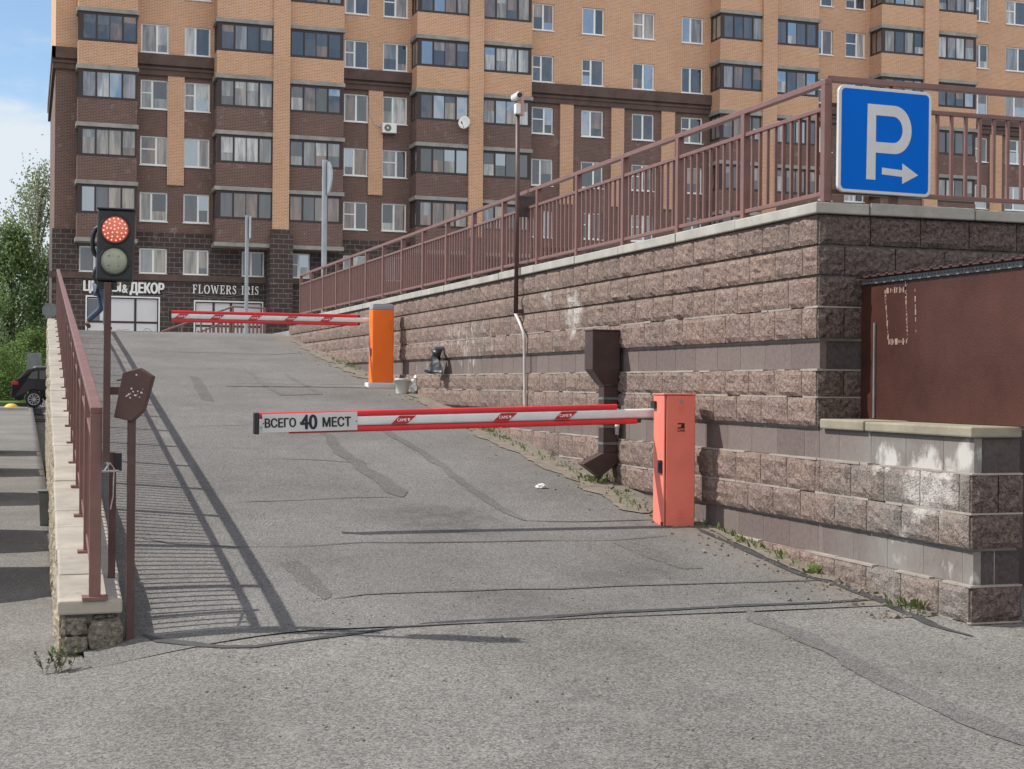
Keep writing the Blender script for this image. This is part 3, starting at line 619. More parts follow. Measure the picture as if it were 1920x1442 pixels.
    if front:
        L0, L1 = bx + .02, bx + .715
        m = MB(); m.prism([(0, -.066), (L1 - L0, -.066), (L1 - L0, .068), (0, .066)], (L0, yb - .038, bz(L0)), u, v, (0, -.004, 0)); sg = m.build('sign_board', M['sign_white'], bo, bevel=.001); sg['label'] = 'white board reading ВСЕГО 40 МЕСТ'
        tx = MB(); o = lambda d, z: Vector((L0 + d, yb - .0422, bz(L0 + d) + z))
        
        for w_, d_, z_, ww, hh_ in (('ВСЕГО', .020, -.031, .222, .066), ('40', .278, -.05, .118, .104), ('МЕСТ', .440, -.036, .205, .070)): text_mb(w_, o(d_, z_), u, v, ww, hh_, .002, .045, MB()).build('lettering', M['ink'], bo)
        for d in (.004, .27, .333, .345, .505, .684): tx.box(L0 + d, L0 + d + .008, yb - .0445, yb - .0422, bz(L0 + d) - .004, bz(L0 + d) + .004)
        tx.build('rivet', M['ink'], bo)
    return t
b1 = barrier('nearer barrier with salmon pink cabinet and boom carrying the board ВСЕГО 40 МЕСТ', 4.645, 4.905, 10.50, 10.70, .40, 1.442,
        (1.60, 4.70, 1.203, 4.37, 4.54, 10.80, [atY(x, 780, 10.80).x for x in (755, 945, 1058)]), M['salmon'], True)
b2 = barrier('farther barrier with bright orange cabinet and plain red and white boom', 4.59, 4.895, 20.39, 20.62, 1.46, 2.612,
        (1.87, 4.66, 2.388, 4.44, 4.44, 20.70, [atY(x, 595, 20.7).x for x in (340, 407, 477, 545, 612)]), M['orange'], False)

# ---------------------------------------------------------------- parking sign on the railing corner
P0 = Vector((5.492, 8.79, 3.160)); tilt = R(1.0); u = Vector((math.cos(tilt), .0, -.012)).normalized(); v = Vector((.004, 0, 1))
ps = thing('parking_sign', 'blue square parking sign with a white P and an arrow pointing right', 'sign', (5.492, 8.80, 2.80))
m = MB(); m.prism(rrect(.715, .715, .045), P0, u, v, (0, .028, 0)); m.build('plate', M['sign_white'], ps, bevel=.004)
m = MB(); m.prism(rrect(.672, .672, .03), P0 - Vector((0, .0002, 0)), u, v, (0, -.0018, 0)); m.build('blue_field', M['blue'], ps)
def spx(x, y): # zoomed sign coordinates -> sign plane
    return ((x - 515) / 610 * .70, -(y - 912) / 690 * .70)
m = MB(); outer = [spx(393, 672)]; inner = []
pts = [(393, 672), (575, 672)] + [(575 + 115 * math.sin(a), 832 - 160 * math.cos(a)) for a in [math.pi * i / 16 for i in range(1, 16)]] + [(575, 992), (450, 992), (450, 1172), (388, 1172)]
ip = [(452, 744), (565, 744)] + [(565 + 64 * math.sin(a), 832 - 88 * math.cos(a)) for a in [math.pi * i / 12 for i in range(1, 12)]] + [(565, 920), (452, 920)]
def letter_p(mb, o):
    # ring built of quads between outer and inner outline so that the bowl stays open
    A = [spx(*p) for p in [(450, 672), (575, 672)] + [(575 + 115 * math.sin(math.pi * i / 16), 832 - 160 * math.cos(math.pi * i / 16)) for i in range(1, 16)] + [(575, 992), (450, 992)]]
    B = [spx(*p) for p in [(450, 744), (565, 744)] + [(565 + 64 * math.sin(math.pi * i / 16), 832 - 88 * math.cos(math.pi * i / 16)) for i in range(1, 16)] + [(565, 920), (450, 920)]]
    for i in range(len(A) - 1): mb.prism([A[i], B[i], B[i + 1], A[i + 1]], o, u, v, (0, -.0015, 0))
    mb.prism([spx(388, 1172), spx(449.7, 1172), spx(449.7, 672), spx(393, 672)], o, u, v, (0, -.0015, 0))
oo = P0 - Vector((0, .0022, 0))
letter_p(m, oo); m.build('letter', M['sign_white'], ps)
m = MB(); m.prism([spx(*p) for p in [(493, 1133), (630, 1140), (630, 1187), (738, 1122), (630, 1050), (630, 1096), (493, 1088)]], oo, u, v, (0, -.0015, 0)); m.build('arrow', M['sign_white'], ps)
m = MB(); m.box(5.2, 5.8, 8.8185, 8.868, 3.36, 3.40); m.box(5.2, 5.8, 8.8185, 8.868, 2.85, 2.88); m.build('back_bracket', M['rail_dark'], ps)

# ---------------------------------------------------------------- traffic light fixed to the railing end post
D = 7.87
tl = thing('traffic_light', 'small two-lamp traffic light on a brown pole, upper red lamp lit and lower lamp dark', 'traffic light', tuple(atD(202, 860, D)))
pa = atD(203, 866, D); pb = atD(202, 530, D); m = MB(); m.bar((pb.x, pb.y, pa.z), pb, .036, .036, up=(0, 1, 0)); m.build('pole', M['rail_dark'], tl, bevel=.003)
c0 = atD(215, 460, D); W_, H_ = .185, .378
rot = Matrix.Translation(c0) @ Matrix.Rotation(-TH * .55, 4, 'Z') @ Matrix.Rotation(R(1.2), 4, 'Y')
m = MB(); m.box(-W_ / 2, W_ / 2, 0, .10, -H_ / 2, H_ / 2, mat=rot); hs = m.build('housing', M['black'], tl, bevel=.012)
m = MB(); m.box(-W_ / 2 - .004, W_ / 2 + .006, -.01, .105, H_ / 2 - .002, H_ / 2 + .008, mat=rot); m.build('top_cover', M['black'], hs, bevel=.004)
m = MB(); m.tube([rot @ Vector((-W_ / 2 - .002, .06, .02 + .075 * math.cos(x / 6 * math.pi))) + Vector((-.028 * math.sin(x / 6 * math.pi), 0, 0)) for x in range(7)], .012, 8); m.build('side_hood', M['black'], hs)
m = MB(); m.box(-W_ / 2 + .004, W_ / 2 - .083, .02, .09, -H_ / 2 - .042, -H_ / 2 - .001, mat=rot); m.build('mount', M['black'], tl, bevel=.004)
for nm, zz, mt in (('red_lamp', .083, 'lens_red'), ('lower_lamp', -.083, 'lens_off')):
    m = MB(); n = 28; cpt = [rot @ Vector((.0685 * math.cos(2 * math.pi * i / n), -.004, zz + .0685 * math.sin(2 * math.pi * i / n))) for i in range(n)]; bk = [rot @ Vector((.0685 * math.cos(2 * math.pi * i / n), .002, zz + .0685 * math.sin(2 * math.pi * i / n))) for i in range(n)]
    mid = [rot @ Vector((.035 * math.cos(2 * math.pi * i / n), -.016, zz + .035 * math.sin(2 * math.pi * i / n))) for i in range(n)]
    m.raw(bk + cpt + mid, [(i, (i + 1) % n, n + (i + 1) % n, n + i) for i in range(n)] + [(n + i, n + (i + 1) % n, 2 * n + (i + 1) % n, 2 * n + i) for i in range(n)] + [tuple(range(2 * n, 3 * n))]); ln = m.build(nm, M[mt], tl, smooth=True)
    m = MB(); m.tube([rot @ Vector((.0745 * math.cos(2 * math.pi * i / 32), -.003, zz + .0745 * math.sin(2 * math.pi * i / 32))) for i in range(33)], .0055, 6, cap=False); m.build('rim', M['black'], ln)
    if 'red' in nm:
        m = MB()
        for rr, kk in ((.058, 16), (.040, 9), (.020, 5), (0, 1)):
            for i in range(kk): an = 2 * math.pi * (i + .3) / kk; q = rot @ Vector((rr * math.cos(an), -.009 - (.058 - rr) * .15, zz + rr * math.sin(an))); m.tube([q, q - rot.to_3x3() @ Vector((0, .005, 0))], .0042, 6)
        m.build('led', M['led'], ln)
    else:
        m = MB()
        for an in (45, 135, 225, 315): q = rot @ Vector((.036 * math.cos(R(an)), -.0165, zz + .036 * math.sin(R(an)))); m.tube([q, q - rot.to_3x3() @ Vector((0, .003, 0))], .0028, 6)
        m.build('screw', M['ink'], ln)

# post with the peaked brown box, in front of the parapet end
pp = thing('reader_post', 'brown steel post with a slanted peaked brown box, at the parapet end', 'post', tuple(onground(243, 1203)))
g = onground(243, 1203); DP = g.x * ST + g.y * CT
q1 = atD(247, 780, DP); m = MB(); m.bar((g.x, g.y, g.z - .1), q1, .042, .042, up=(0, 1, 0)); m.build('post', M['rail_dark'], pp, bevel=.003)
poly = [(265, 690), (234, 698), (217, 782), (251, 790), (272, 770), (290, 706)]
P3 = [atD(x, y, DP) for x, y in poly]; m = MB(); dv = Vector((ST, CT, 0)); off = -.045
m.raw([p + dv * off for p in P3] + [p + dv * (off + .07) for p in P3], [tuple(range(6)), tuple(reversed(range(6, 12)))] + [(i, i + 6, (i + 1) % 6 + 6, (i + 1) % 6) for i in range(6)]); bxo = m.build('box', M['rail_dark'], pp, bevel=.005)
m = MB()
random.seed(3)
for i in range(16):
    x = random.uniform(240, 276); y = random.uniform(728, 746); q = atD(x, y, DP) + dv * (off - .0008); m.tube([q, q - dv * .001], random.uniform(.002, .006), 6)
q = atD(260, 703, DP) + dv * (off - .0005); m.tube([q, q - dv * .003], .005, 8); m.build('scraped_paint', M['pinkwhite'], bxo)
m = MB(); m.bar(atD(205, 733, DP - .01), atD(236, 733, DP), .03, .042); m.build('bracket', M['rail_dark'], pp)
m = MB(); m.tube([atD(240, 708, DP), atD(230, 712, DP), atD(220, 713, DP - .02), atD(219, 715, DP - .02)], .004, 6); m.build('cable_end', M['ink'], bxo)
# photocell stub beside the parapet
g2 = Vector((.60, 8.62, ramp_z(.6, 8.62))); D2 = g2.x * ST + g2.y * CT
pc = thing('photocell_post', 'short brown stub post with a small dark box, tucked behind the end railing post', 'post', tuple(g2))
tp = atD(211, 848, D2); m = MB(); m.bar((tp.x, tp.y, g2.z - .1), tp, .04, .04, up=(0, 1, 0)); m.build('post', M['rail_dark'], pc, bevel=.003)
m = MB(); q = atD(222, 866, D2); m.box(q.x - .022, q.x + .018, q.y - .02, q.y + .03, q.z - .05, q.z + .05); m.build('box', M['black'], pc, bevel=.004)
m = MB(); m.tube([atD(196, 882, D2 - .3), atD(206, 868, D2 - .25), atD(214, 878, D2 - .2), atD(212, 930, D2 - .15), atD(207, 955, D2 - .15)], .0035, 6); m.tube([atD(192, 884, D2 - .35), atD(222, 883, D2 - .05)], .006, 6); m.build('white_wire', M['conduit'], pc)

# ---------------------------------------------------------------- downpipe, camera pole, conduit
dp = thing('downpipe', 'dark brown rainwater hopper and downpipe with an angled shoe, fixed to the block wall', 'downpipe', (4.9, 13, .7))
XD = 4.93
def wq(x, y, X=XD): return atX(x, y, X)
ya, yb_ = wq(1107, 660).y, wq(1150, 660).y
yc = wq(1135, 660, 4.92).y; zt = wq(1135, 622).z; zm = wq(1135, 693).z; zs = wq(1135, 722).z
def ring(cy, z, hw, hd, x1=5.02): return [Vector((x1 - 2 * hd, cy - hw, z)), Vector((x1, cy - hw, z)), Vector((x1, cy + hw, z)), Vector((x1 - 2 * hd, cy + hw, z))]
def loft(m, rings):
    b_ = len(m.v); n = len(rings[0])
    for r_ in rings: m.v += r_
    for i in range(len(rings) - 1):
        for j in range(n): k2 = (j + 1) % n; m.f.append((b_ + i * n + j, b_ + i * n + k2, b_ + (i + 1) * n + k2, b_ + (i + 1) * n + j)); m.mi.append(0)
    m.f.append(tuple(b_ + j for j in range(n))); m.f.append(tuple(b_ + (len(rings) - 1) * n + j for j in range(n))); m.mi += [0, 0]
m = MB(); loft(m, [ring(yc, zs, .075, .075), ring(yc, zm, .10, .13), ring(yc, zt, .10, .13)]); loft(m, [ring(yc, zt + .001, .105, .133), ring(yc, zt + .015, .105, .133)]); m.build('hopper', M['dark_metal'], dp, bevel=.004)
zb2 = wq(1135, 848).z
m = MB(); loft(m, [ring(yc, zb2, .065, .068), ring(yc, zs - .001, .065, .068)]); loft(m, [ring(yc, zs - .012, .072, .073), ring(yc, zs - .0015, .072, .073)]); m.build('pipe', M['dark_metal'], dp, bevel=.004)
m = MB(); x0, x1 = 5.02 - .136, 5.02
for zq in (zs - .13, zb2 + .07, zs - .38):
    m_ = MB(); loft(m_, [ring(yc, zq, .069, .0705), ring(yc, zq + .022, .069, .0705)]); m_.build('strap', M['grey_dull'], dp)
rb = [Vector((x0, yc - .068, zb2 - .001)), Vector((x1, yc - .068, zb2 - .001)), Vector((x1, yc + .068, zb2 - .001)), Vector((x0, yc + .068, zb2 - .001))]
rs_ = [p + Vector((-.20 if p.x < 4.95 else -.17, -.02, -.10 if p.x < 4.95 else -.215)) for p in rb]
rm_ = [p + Vector((-.005, 0, -.005 if p.x < 4.95 else -.10)) for p in rb]
loft(m, [rs_, rm_, rb]); m.build('shoe', M['dark_metal'], dp, bevel=.003)
cp_ = thing('camera_pole', 'thin rusty pole bracketed to the wall, carrying two white cameras at its top', 'camera pole', (4.93, 15.4, 1.8))
XP = 4.955; a_ = wq(967, 588, XP); top_ = wq(971, 196, XP)
m = MB(); m.tube([(XP, a_.y, a_.z), (XP + .01, a_.y, (a_.z + top_.z) / 2), (XP, a_.y, top_.z)], .024, 10); m.build('pole', M['rail_dark'], cp_, smooth=True)
for yy_ in (498, 584):
    q = wq(966, yy_, XP); m = MB(); m.box(XP, 5.05, a_.y - .02, a_.y + .02, q.z - .02, q.z + .02); m.build('bracket', M['rail_dark'], cp_)
q0 = wq(975, 365, XP); q1_ = wq(1010, 393, XP); m = MB(); m.box(XP + .02, XP + .21, a_.y - .012, a_.y - .002, q1_.z, q0.z); m.build('mounting_plate', M['dark_metal'], cp_)
q = wq(964, 187, XP); m = MB(); m.box(XP - .055, XP + .01, a_.y - .13, a_.y + .09, q.z - .03, q.z + .04); cm_ = m.build('camera', M['white'], cp_, bevel=.025)
m = MB(); m.tube([(XP - .022, a_.y - .1305, q.z + .004), (XP - .022, a_.y - .138, q.z + .004)], .028, 14); m.build('lens', M['ink'], cm_)
q = wq(968, 207, XP); m = MB(); m.box(XP - .04, XP + .015, a_.y - .07, a_.y + .01, q.z - .055, q.z + .055); m.build('junction_box', M['white'], cp_, bevel=.01)
q = wq(974, 190, XP); m = MB(); m.tube([(XP + .03, a_.y, q.z - .14), (XP + .03, a_.y, q.z + .12)], .04, 10); m.build('aerial', plain('tan_plastic', (.42, .25, .18), .5), cp_)
m = MB(); m.tube([wq(966, 588, 4.99), wq(974, 604, 4.99), wq(982, 625, 4.99), wq(983, 640, 5.0), wq(984, 756, 5.0), wq(985, 775, 5.0)], .016, 8)
tag(m.build('cable_conduit', M['conduit'], smooth=True), 'pale grey cable conduit running down the block wall below the camera pole', 'conduit')
m = MB(); q = wq(1157, 790, 5.0); m.tube([(5.0, q.y, q.z + .12), (5.0, q.y, q.z - .12)], .02, 8); m.tube([(5.0, q.y, q.z - .06), (5.0, q.y, q.z - .03)], .026, 8); tag(m.build('cable_conduit', M['conduit'], smooth=True), 'short pale conduit stub beside the brown downpipe', 'conduit')

# lean-to sheet on the low wall
ln = thing('lean_to', 'dark brown sheet-metal lean-to standing on the low wall cap, with a corrugated eave', 'lean-to', (5.36, 7.9, 1.29))
k = NT('brown_sheet'); x = k.xyz(); c = k.mix(k.mr(k.noise(1.4, 6, .65), .3, .7), (.042, .016, .012), (.085, .034, .024)); c = k.mix(k.math('MULTIPLY', k.mr(k.noise(3.5, 7, .7, k.map((1, 1, .25))), .58, .72), .4), c, (.04, .025, .025))
dots = k.voro(70, k.map((1, 1, 1)), 'Distance'); M['brown_sheet'] = k.done(c, .45, 0, k.bump(dots, .3, .003), .22)
m = MB(); m.box(5.352, 5.368, 7.09, YC - .03, 1.289, 2.20); m.build('side_panel', M['brown_sheet'], ln)
m = MB()
for i in range(60):
    y0 = 7.03 + i * .0335; zz = .010 * (1 if i % 3 == 0 else 0); m.box(5.30, 6.6, y0, y0 + .0335, 2.232 + zz, 2.240 + zz) if y0 < YC - .06 else None
m.build('roof_sheet', M['rail_dark'], ln)
m = MB(); y_ = 7.16
m.box(5.338, 5.349, 7.12, YC - .05, 2.19, 2.225); st_ = m.build('perforated_strip', M['grey_dull'], ln)
m = MB()
while y_ < YC - .08: m.tube([(5.3375, y_, 2.208), (5.337, y_, 2.208)], .006, 6); y_ += .035
m.build('hole', M['ink'], st_)
m = MB(); m.box(5.338, 5.350, YC - .215, YC - .20, 1.30, 1.93); m.build('edge_strip', M['grey_dull'], ln)
random.seed(5); M['glue'] = plain('glue', (.27, .18, .14), .6, var=.4, vs=30)
m = MB(); xs_ = [(1660, 545), (1698, 540), (1700, 640), (1663, 645)]
def pnl(x, y): q = atX(x, y, 5.351); return q
for (x0, y0, x1, y1, nn) in ((1660, 548, 1666, 640, 14), (1698, 530, 1702, 640, 16), (1663, 545, 1698, 543, 9), (1668, 641, 1702, 640, 12), (1716, 545, 1718, 632, 6)):
    for i in range(nn):
        f = (i + random.uniform(-.3, .3)) / nn; q = pnl(x0 + (x1 - x0) * f, y0 + (y1 - y0) * f); s = random.uniform(.004, .016); m.box(5.3495, 5.3519, q.y - s * .5, q.y + s * .5, q.z - s * 1.3, q.z + s * 1.3)
    m.build('glue_residue', M['glue'], ln); m = MB()
# ---------------------------------------------------------------- small loose things
bk = atD(754, 737, 20.2); gz_ = ramp_z(bk.x, bk.y)
m = MB(); n = 20
prof_ = [(.082, 0), (.098, .17), (.104, .172), (.104, .20), (.098, .202), (.094, .19), (.078, .01)]
for rr, zz in prof_:
    m.v += [Vector((bk.x + rr * math.cos(2 * math.pi * i / n), bk.y + rr * math.sin(2 * math.pi * i / n), gz_ + zz)) for i in range(n)]
for j in range(len(prof_) - 1):
    for i in range(n): m.f.append((j * n + i, j * n + (i + 1) % n, (j + 1) * n + (i + 1) % n, (j + 1) * n + i)); m.mi.append(0)
m.f.append(tuple((len(prof_) - 1) * n + i for i in range(n))); m.mi.append(0)
tag(m.build('bucket', M['bucket'], smooth=True), 'dirty white plastic bucket on the asphalt beside the orange barrier cabinet', 'bucket')
def crumple(name, c, r, sq, mat, label, cat, seed, parent=None):
    import bmesh
    bm = bmesh.new(); bmesh.ops.create_icosphere(bm, subdivisions=3, radius=1)
    for q in bm.verts:
        d = 1 + .45 * noise.noise(q.co * 1.7 + Vector((seed, 0, 0))) + .25 * noise.noise(q.co * 4 + Vector((0, seed, 0))); q.co = Vector((q.co.x * r * sq[0], q.co.y * r * sq[1], max(-.9, q.co.z) * r * sq[2])) * d
    me = bpy.data.meshes.new(name); bm.to_mesh(me); bm.free(); me.materials.append(mat)
    o = bpy.data.objects.new(name, me); C.objects.link(o); o.location = c; return tag(o, label, cat)
crumple('plastic_bag', (bk.x + .17, bk.y - .02, gz_ + .11), .085, (.9, .8, 1.35), M['bag'], 'crumpled white plastic bag leaning against the bucket by the wall', 'plastic bag', 3)
lt = onground(1015, 918); crumple('paper_scrap', lt + Vector((0, 0, .02)), .035, (1.3, 1, .7), M['bag'], 'white scrap of paper lying on the ramp asphalt', 'litter', 8)
# torn black bag hung on a pipe stub in the wall
tb = thing('torn_bag', 'torn black plastic bag hanging from a pipe stub on the block wall', 'plastic bag', (4.97, 18.3, 1.4))
q = wq(822, 660, 4.95); m = MB(); nu, nv = 8, 14; b_ = 0
z1_, z0_ = wq(822, 655, 4.95).z, wq(822, 700, 4.95).z
for j in range(nv + 1):
    f = j / nv
    for i in range(nu + 1):
        g = i / nu - .5; wdt = .10 + .16 * f; m.v.append(Vector((4.97 - .05 - .05 * math.sin(g * 9 + f * 3) - .03 * f + .03 * noise.noise((g * 6, f * 5, 0)), q.y + .0 + g * wdt * 2 + .08 * noise.noise((f * 3, g * 2, 7)), z1_ + (z0_ - z1_) * (f + .14 * f * noise.noise((g * 5, 1, 1))))))
for j in range(nv):
    for i in range(nu): a = j * (nu + 1) + i; m.f.append((a, a + 1, a + nu + 2, a + nu + 1)); m.mi.append(0)
sh = m.build('sheet', M['black'], tb, smooth=True, fix=False); sm = sh.modifiers.new('thickness', 'SOLIDIFY'); sm.thickness = .004
m = MB(); m.tube([(5.05, q.y, z1_ + .02), (4.90, q.y, z1_ + .01)], .03, 10); m.build('pipe_stub', M['grey_dull'], tb)
# grey drain box on the outer side of the parapet
D3 = 15.2; g = atD(90, 980, D3); m = MB(); tpz = atD(90, 922, D3).z; xr = pxc(g.y) - .18
loft(m, [[Vector((xr - .085, g.y - .05, zleft(g.y) - .0)), Vector((xr, g.y - .05, zleft(g.y))), Vector((xr, g.y + .09, zleft(g.y))), Vector((xr - .085, g.y + .09, zleft(g.y)))], [Vector((xr - .10, g.y - .06, tpz)), Vector((xr, g.y - .06, tpz)), Vector((xr, g.y + .1, tpz)), Vector((xr - .10, g.y + .1, tpz))]])
m.box(xr - .115, xr, g.y - .075, g.y + .115, tpz + .001, tpz + .016); tag(m.build('drain_box', M['grey_dull'], bevel=.004), 'narrow grey metal drain box against the street side of the parapet', 'drain box')

# ---------------------------------------------------------------- weeds
def weed(name, c, h, n, mat, label, seed, spread=.1, wide=.012, par_=None):
    random.seed(seed); m = MB(); c = Vector(c)
    for i in range(n):
        an = random.uniform(0, 6.28); o = c + Vector((math.cos(an), math.sin(an), 0)) * random.uniform(0, spread * .5); hh = h * random.uniform(.4, 1); d = Vector((math.cos(an), math.sin(an), 0)) * hh * random.uniform(.2, .9); sd = Vector((-d.y, d.x, 0)).normalized() * wide * random.uniform(.6, 1.5)
        p1 = o + d * .4 + Vector((0, 0, hh * .65)); p2 = o + d + Vector((0, 0, hh * random.uniform(.6, 1)))
        m.face([o - sd * .4, o + sd * .4, p1 + sd, p1 - sd]); m.face([p1 - sd, p1 + sd, p2])
    return tag(m.build(name, mat, base=tuple(c), fix=False), label, 'weed')
weed('weed', onground(1522, 1078), .10, 12, M['weed'], 'leafy bright green weed at the foot of the wall, nearest the salmon barrier cabinet', 1, .14, .02)
weed('weed', onground(1708, 1140), .09, 60, M['weed'], 'low patch of green grass at the foot of the wall near its right corner', 2, .30, .008)
weed('weed', onground(1115, 905), .12, 50, M['weed'], 'green weed growing under the shoe of the brown downpipe', 4, .4, .012)
# bushy weed at the street side of the parapet end
random.seed(21); gw = onground(92, 1268); m = MB()
for s in range(9):
    an = random.uniform(0, 6.28); b0 = gw + Vector((random.uniform(-.07, .09), random.uniform(-.03, .05), 0)); h = random.uniform(.09, .17); tip = b0 + Vector((math.cos(an) * .05, math.sin(an) * .05, h)); m.tube([b0, (b0 + tip) / 2 + Vector((.01, 0, 0)), tip], .0022, 4)
    for i in range(26):
        f = random.uniform(.25, 1); p = b0 + (tip - b0) * f; d = Vector((random.gauss(0, 1), random.gauss(0, 1), random.gauss(.3, .6))).normalized() * random.uniform(.012, .024); sd = d.cross(Vector((0, 0, 1))).normalized() * .005
        m.face([p - sd, p + sd, p + d + sd, p + d - sd])
tag(m.build('weed', M['dry_weed'], base=tuple(gw), fix=False), 'wispy grey-green weed beside the broken end of the left parapet', 'weed')
# sparse grass along the wall foot, uncountable
random.seed(33); m = MB()
spots = [(900, 806), (930, 822), (960, 838), (1000, 856), (1030, 868), (1060, 885), (1085, 895), (1160, 940), (1180, 950), (1205, 962), (1370, 1010), (1420, 1034), (1470, 1056), (640, 684), (660, 690), (630, 680)]
for sx_, sy_ in spots:
    c = onground(sx_, sy_)
    for i in range(random.choice((10, 22, 40))):
        o = Vector((min(5.0, c.x + random.gauss(.04, .05)), c.y + random.gauss(0, .22), 0)); o.z = ramp_z(o.x, o.y) + .012; h = random.uniform(.02, .065); an = random.uniform(0, 6.28); d = Vector((math.cos(an) * h * .6, math.sin(an) * h * .6, h)); sd = Vector((-math.sin(an), math.cos(an), 0)) * random.uniform(.003, .010)
        m.face([o - sd, o + sd, o + d * .6 + sd, o + d, o + d * .6 - sd])
tag(m.build('grass', M['weed'], base=(5, 14, 0), fix=False), kind='stuff')
random.seed(35); m = MB()       # grit and crumbs swept to the wall foot
for i in range(700):
    y = 7.4 + 20 * random.random() ** 2; x = 5.0 - abs(random.gauss(0, .22)); s = random.uniform(.003, .011) * (1 if random.random() < .93 else 2); z = drape(Vector((x, y, 0)), s * .3).z
    m.box(-s, s, -s, s, -s * .6, s * .6, mat=Matrix.Translation((x, y, z)) @ Matrix.Rotation(random.uniform(0, 6), 4, Vector((random.random(), random.random(), 1)).normalized()))
for i in range(500):
    x = random.uniform(.7, 6); y = random.uniform(4.5, 9); s = random.uniform(.0025, .006); z = drape(Vector((x, y, 0)), s * .3).z
    m.box(-s, s, -s, s, -s * .6, s * .6, mat=Matrix.Translation((x, y, z)) @ Matrix.Rotation(random.uniform(0, 6), 4, Vector((random.random(), random.random(), 1)).normalized()))
tag(m.build('grit', M['soil'], base=(3, 8, 0)), kind='stuff')

# ---------------------------------------------------------------- apartment block
YB = 77.0
bd = thing('apartment_block', 'tall apartment block of orange and dark brown brick with glazed balconies and white windows', 'building', (35, 77, 2.5))
def X_(px, Y=YB): return atY(px, 250, Y).x
wt = [8.18 + 2.825 * j for j in range(7)]
cols = [(263, 315), (345, 393), (645, 690), (717, 763), (997, 1037), (1090, 1131), (1185, 1226), (1277, 1317), (1522, 1560), (1584, 1621), (1815, 1852), (1885, 1926), (1985, 2026)]
holes = []
for a_, b_ in cols:
    for j in range(1, 7):
        if j == 6 and b_ < 1300: continue
        holes.append((X_(a_), X_(b_), wt[j] - 1.46, wt[j]))
lowc = [(150, 200), (263, 315), (345, 393), (455, 497), (546, 583), (645, 690), (717, 763)]
lh = [(X_(a_), X_(b_), 6.90, 8.18) for a_, b_ in lowc]
YS = YB - .08
shop = [(X_(166, YS), X_(300, YS), 2.5, atY(230, 558, YS).z), (X_(369, YS), X_(494, YS), 2.5, atY(430, 567, YS).z)]
def holed(m, x0, x1, z0, z1, y, hs, dep=.14):
    hs = [h for h in hs if h[3] > z0 and h[2] < z1]
    xs = sorted({x0, x1, *[min(max(q, x0), x1) for h in hs for q in h[:2]]}); zs = sorted({z0, z1, *[min(max(q, z0), z1) for h in hs for q in h[2:]]})
    for i in range(len(xs) - 1):
        for j in range(len(zs) - 1):
            cx, cz = (xs[i] + xs[i + 1]) / 2, (zs[j] + zs[j + 1]) / 2
            if any(h[0] < cx < h[1] and h[2] < cz < h[3] for h in hs): continue
            m.face([(xs[i], y, zs[j]), (xs[i + 1], y, zs[j]), (xs[i + 1], y, zs[j + 1]), (xs[i], y, zs[j + 1])])
    for a, b, c, d in hs:
        c = max(c, z0); d = min(d, z1)
        for q in (((a, c), (a, d)), ((b, d), (b, c)), ((a, d), (b, d)), ((b, c), (a, c))):
            (xa, za), (xb, zb) = q; m.face([(xa, y, za), (xb, y, zb), (xb, y + dep, zb), (xa, y + dep, za)])
XE = 78.0; ZC0, ZC1 = 16.88, 17.93; X0 = 1.27
def shell(m, x0, z0, z1, y):     # sides and back
    m.face([(x0, y, z0), (x0, y, z1), (x0, 93, z1), (x0, 93, z0)]); m.face([(XE, y, z0), (XE, 93, z0), (XE, 93, z1), (XE, y, z1)]); m.face([(x0, 93, z0), (x0, 93, z1), (XE, 93, z1), (XE, 93, z0)])
m = MB(); holed(m, X0, XE, ZC1 - .3, 42, YB, holes); shell(m, X0, ZC1 - .3, 42, YB); m.face([(X0, YB, 42), (XE, YB, 42), (XE, 93, 42), (X0, 93, 42)]); m.build('upper_wall', M['orange_brick'], bd, fix=False)
m = MB(); holed(m, X0 + .003, XE, 8.9, ZC1 - .3, YB + .003, holes); shell(m, X0 + .003, 8.9, ZC1 - .3, YB + .003); m.build('lower_wall', M['dark_brick'], bd, fix=False)
m = MB(); holed(m, X0 - .09, XE, 2.4, 9.0, YS, lh + shop, .22); shell(m, X0 - .09, 2.4, 9.0, YS); m.face([(X0 - .09, YS, 9.0), (XE, YS, 9.0), (XE, 77.1, 9.0), (X0 - .09, 77.1, 9.0)]); m.build('base_wall', M['base_stone'], bd, fix=False)
m = MB(); m.box(X0 - .18, XE, YB - .28, YB - .003, 17.38, ZC1); m.box(X0 - .18, X0 - .003, YB - .28, 93, 17.381, ZC1 - .001); m.box(X0 - .14, XE, YB - .14, YB - .002, ZC0, 17.379); m.box(X0 - .14, X0 - .004, YB - .002, 93, ZC0, 17.379); m.box(X0 - .20, XE, YB - .20, YB - .0025, 17.16, 17.28); m.build('cornice', M['cornice'], bd)
m = MB(); m.box(X0 - .24, XE, YS - .16, YS - .002, 6.56, 6.88); m.build('ledge', M['cornice'], bd)
for a_, b_ in ((313.5, 345), (690, 717), (1049, 1074), (1145, 1169), (1239, 1264), (1855, 1877), (1957, 1979)):
    m = MB(); m.box(X_(a_), X_(b_), YB - .11, YB - .001, 11.4, ZC0 - .001); m.build('brick_stripe', M['orange_brick'], bd)
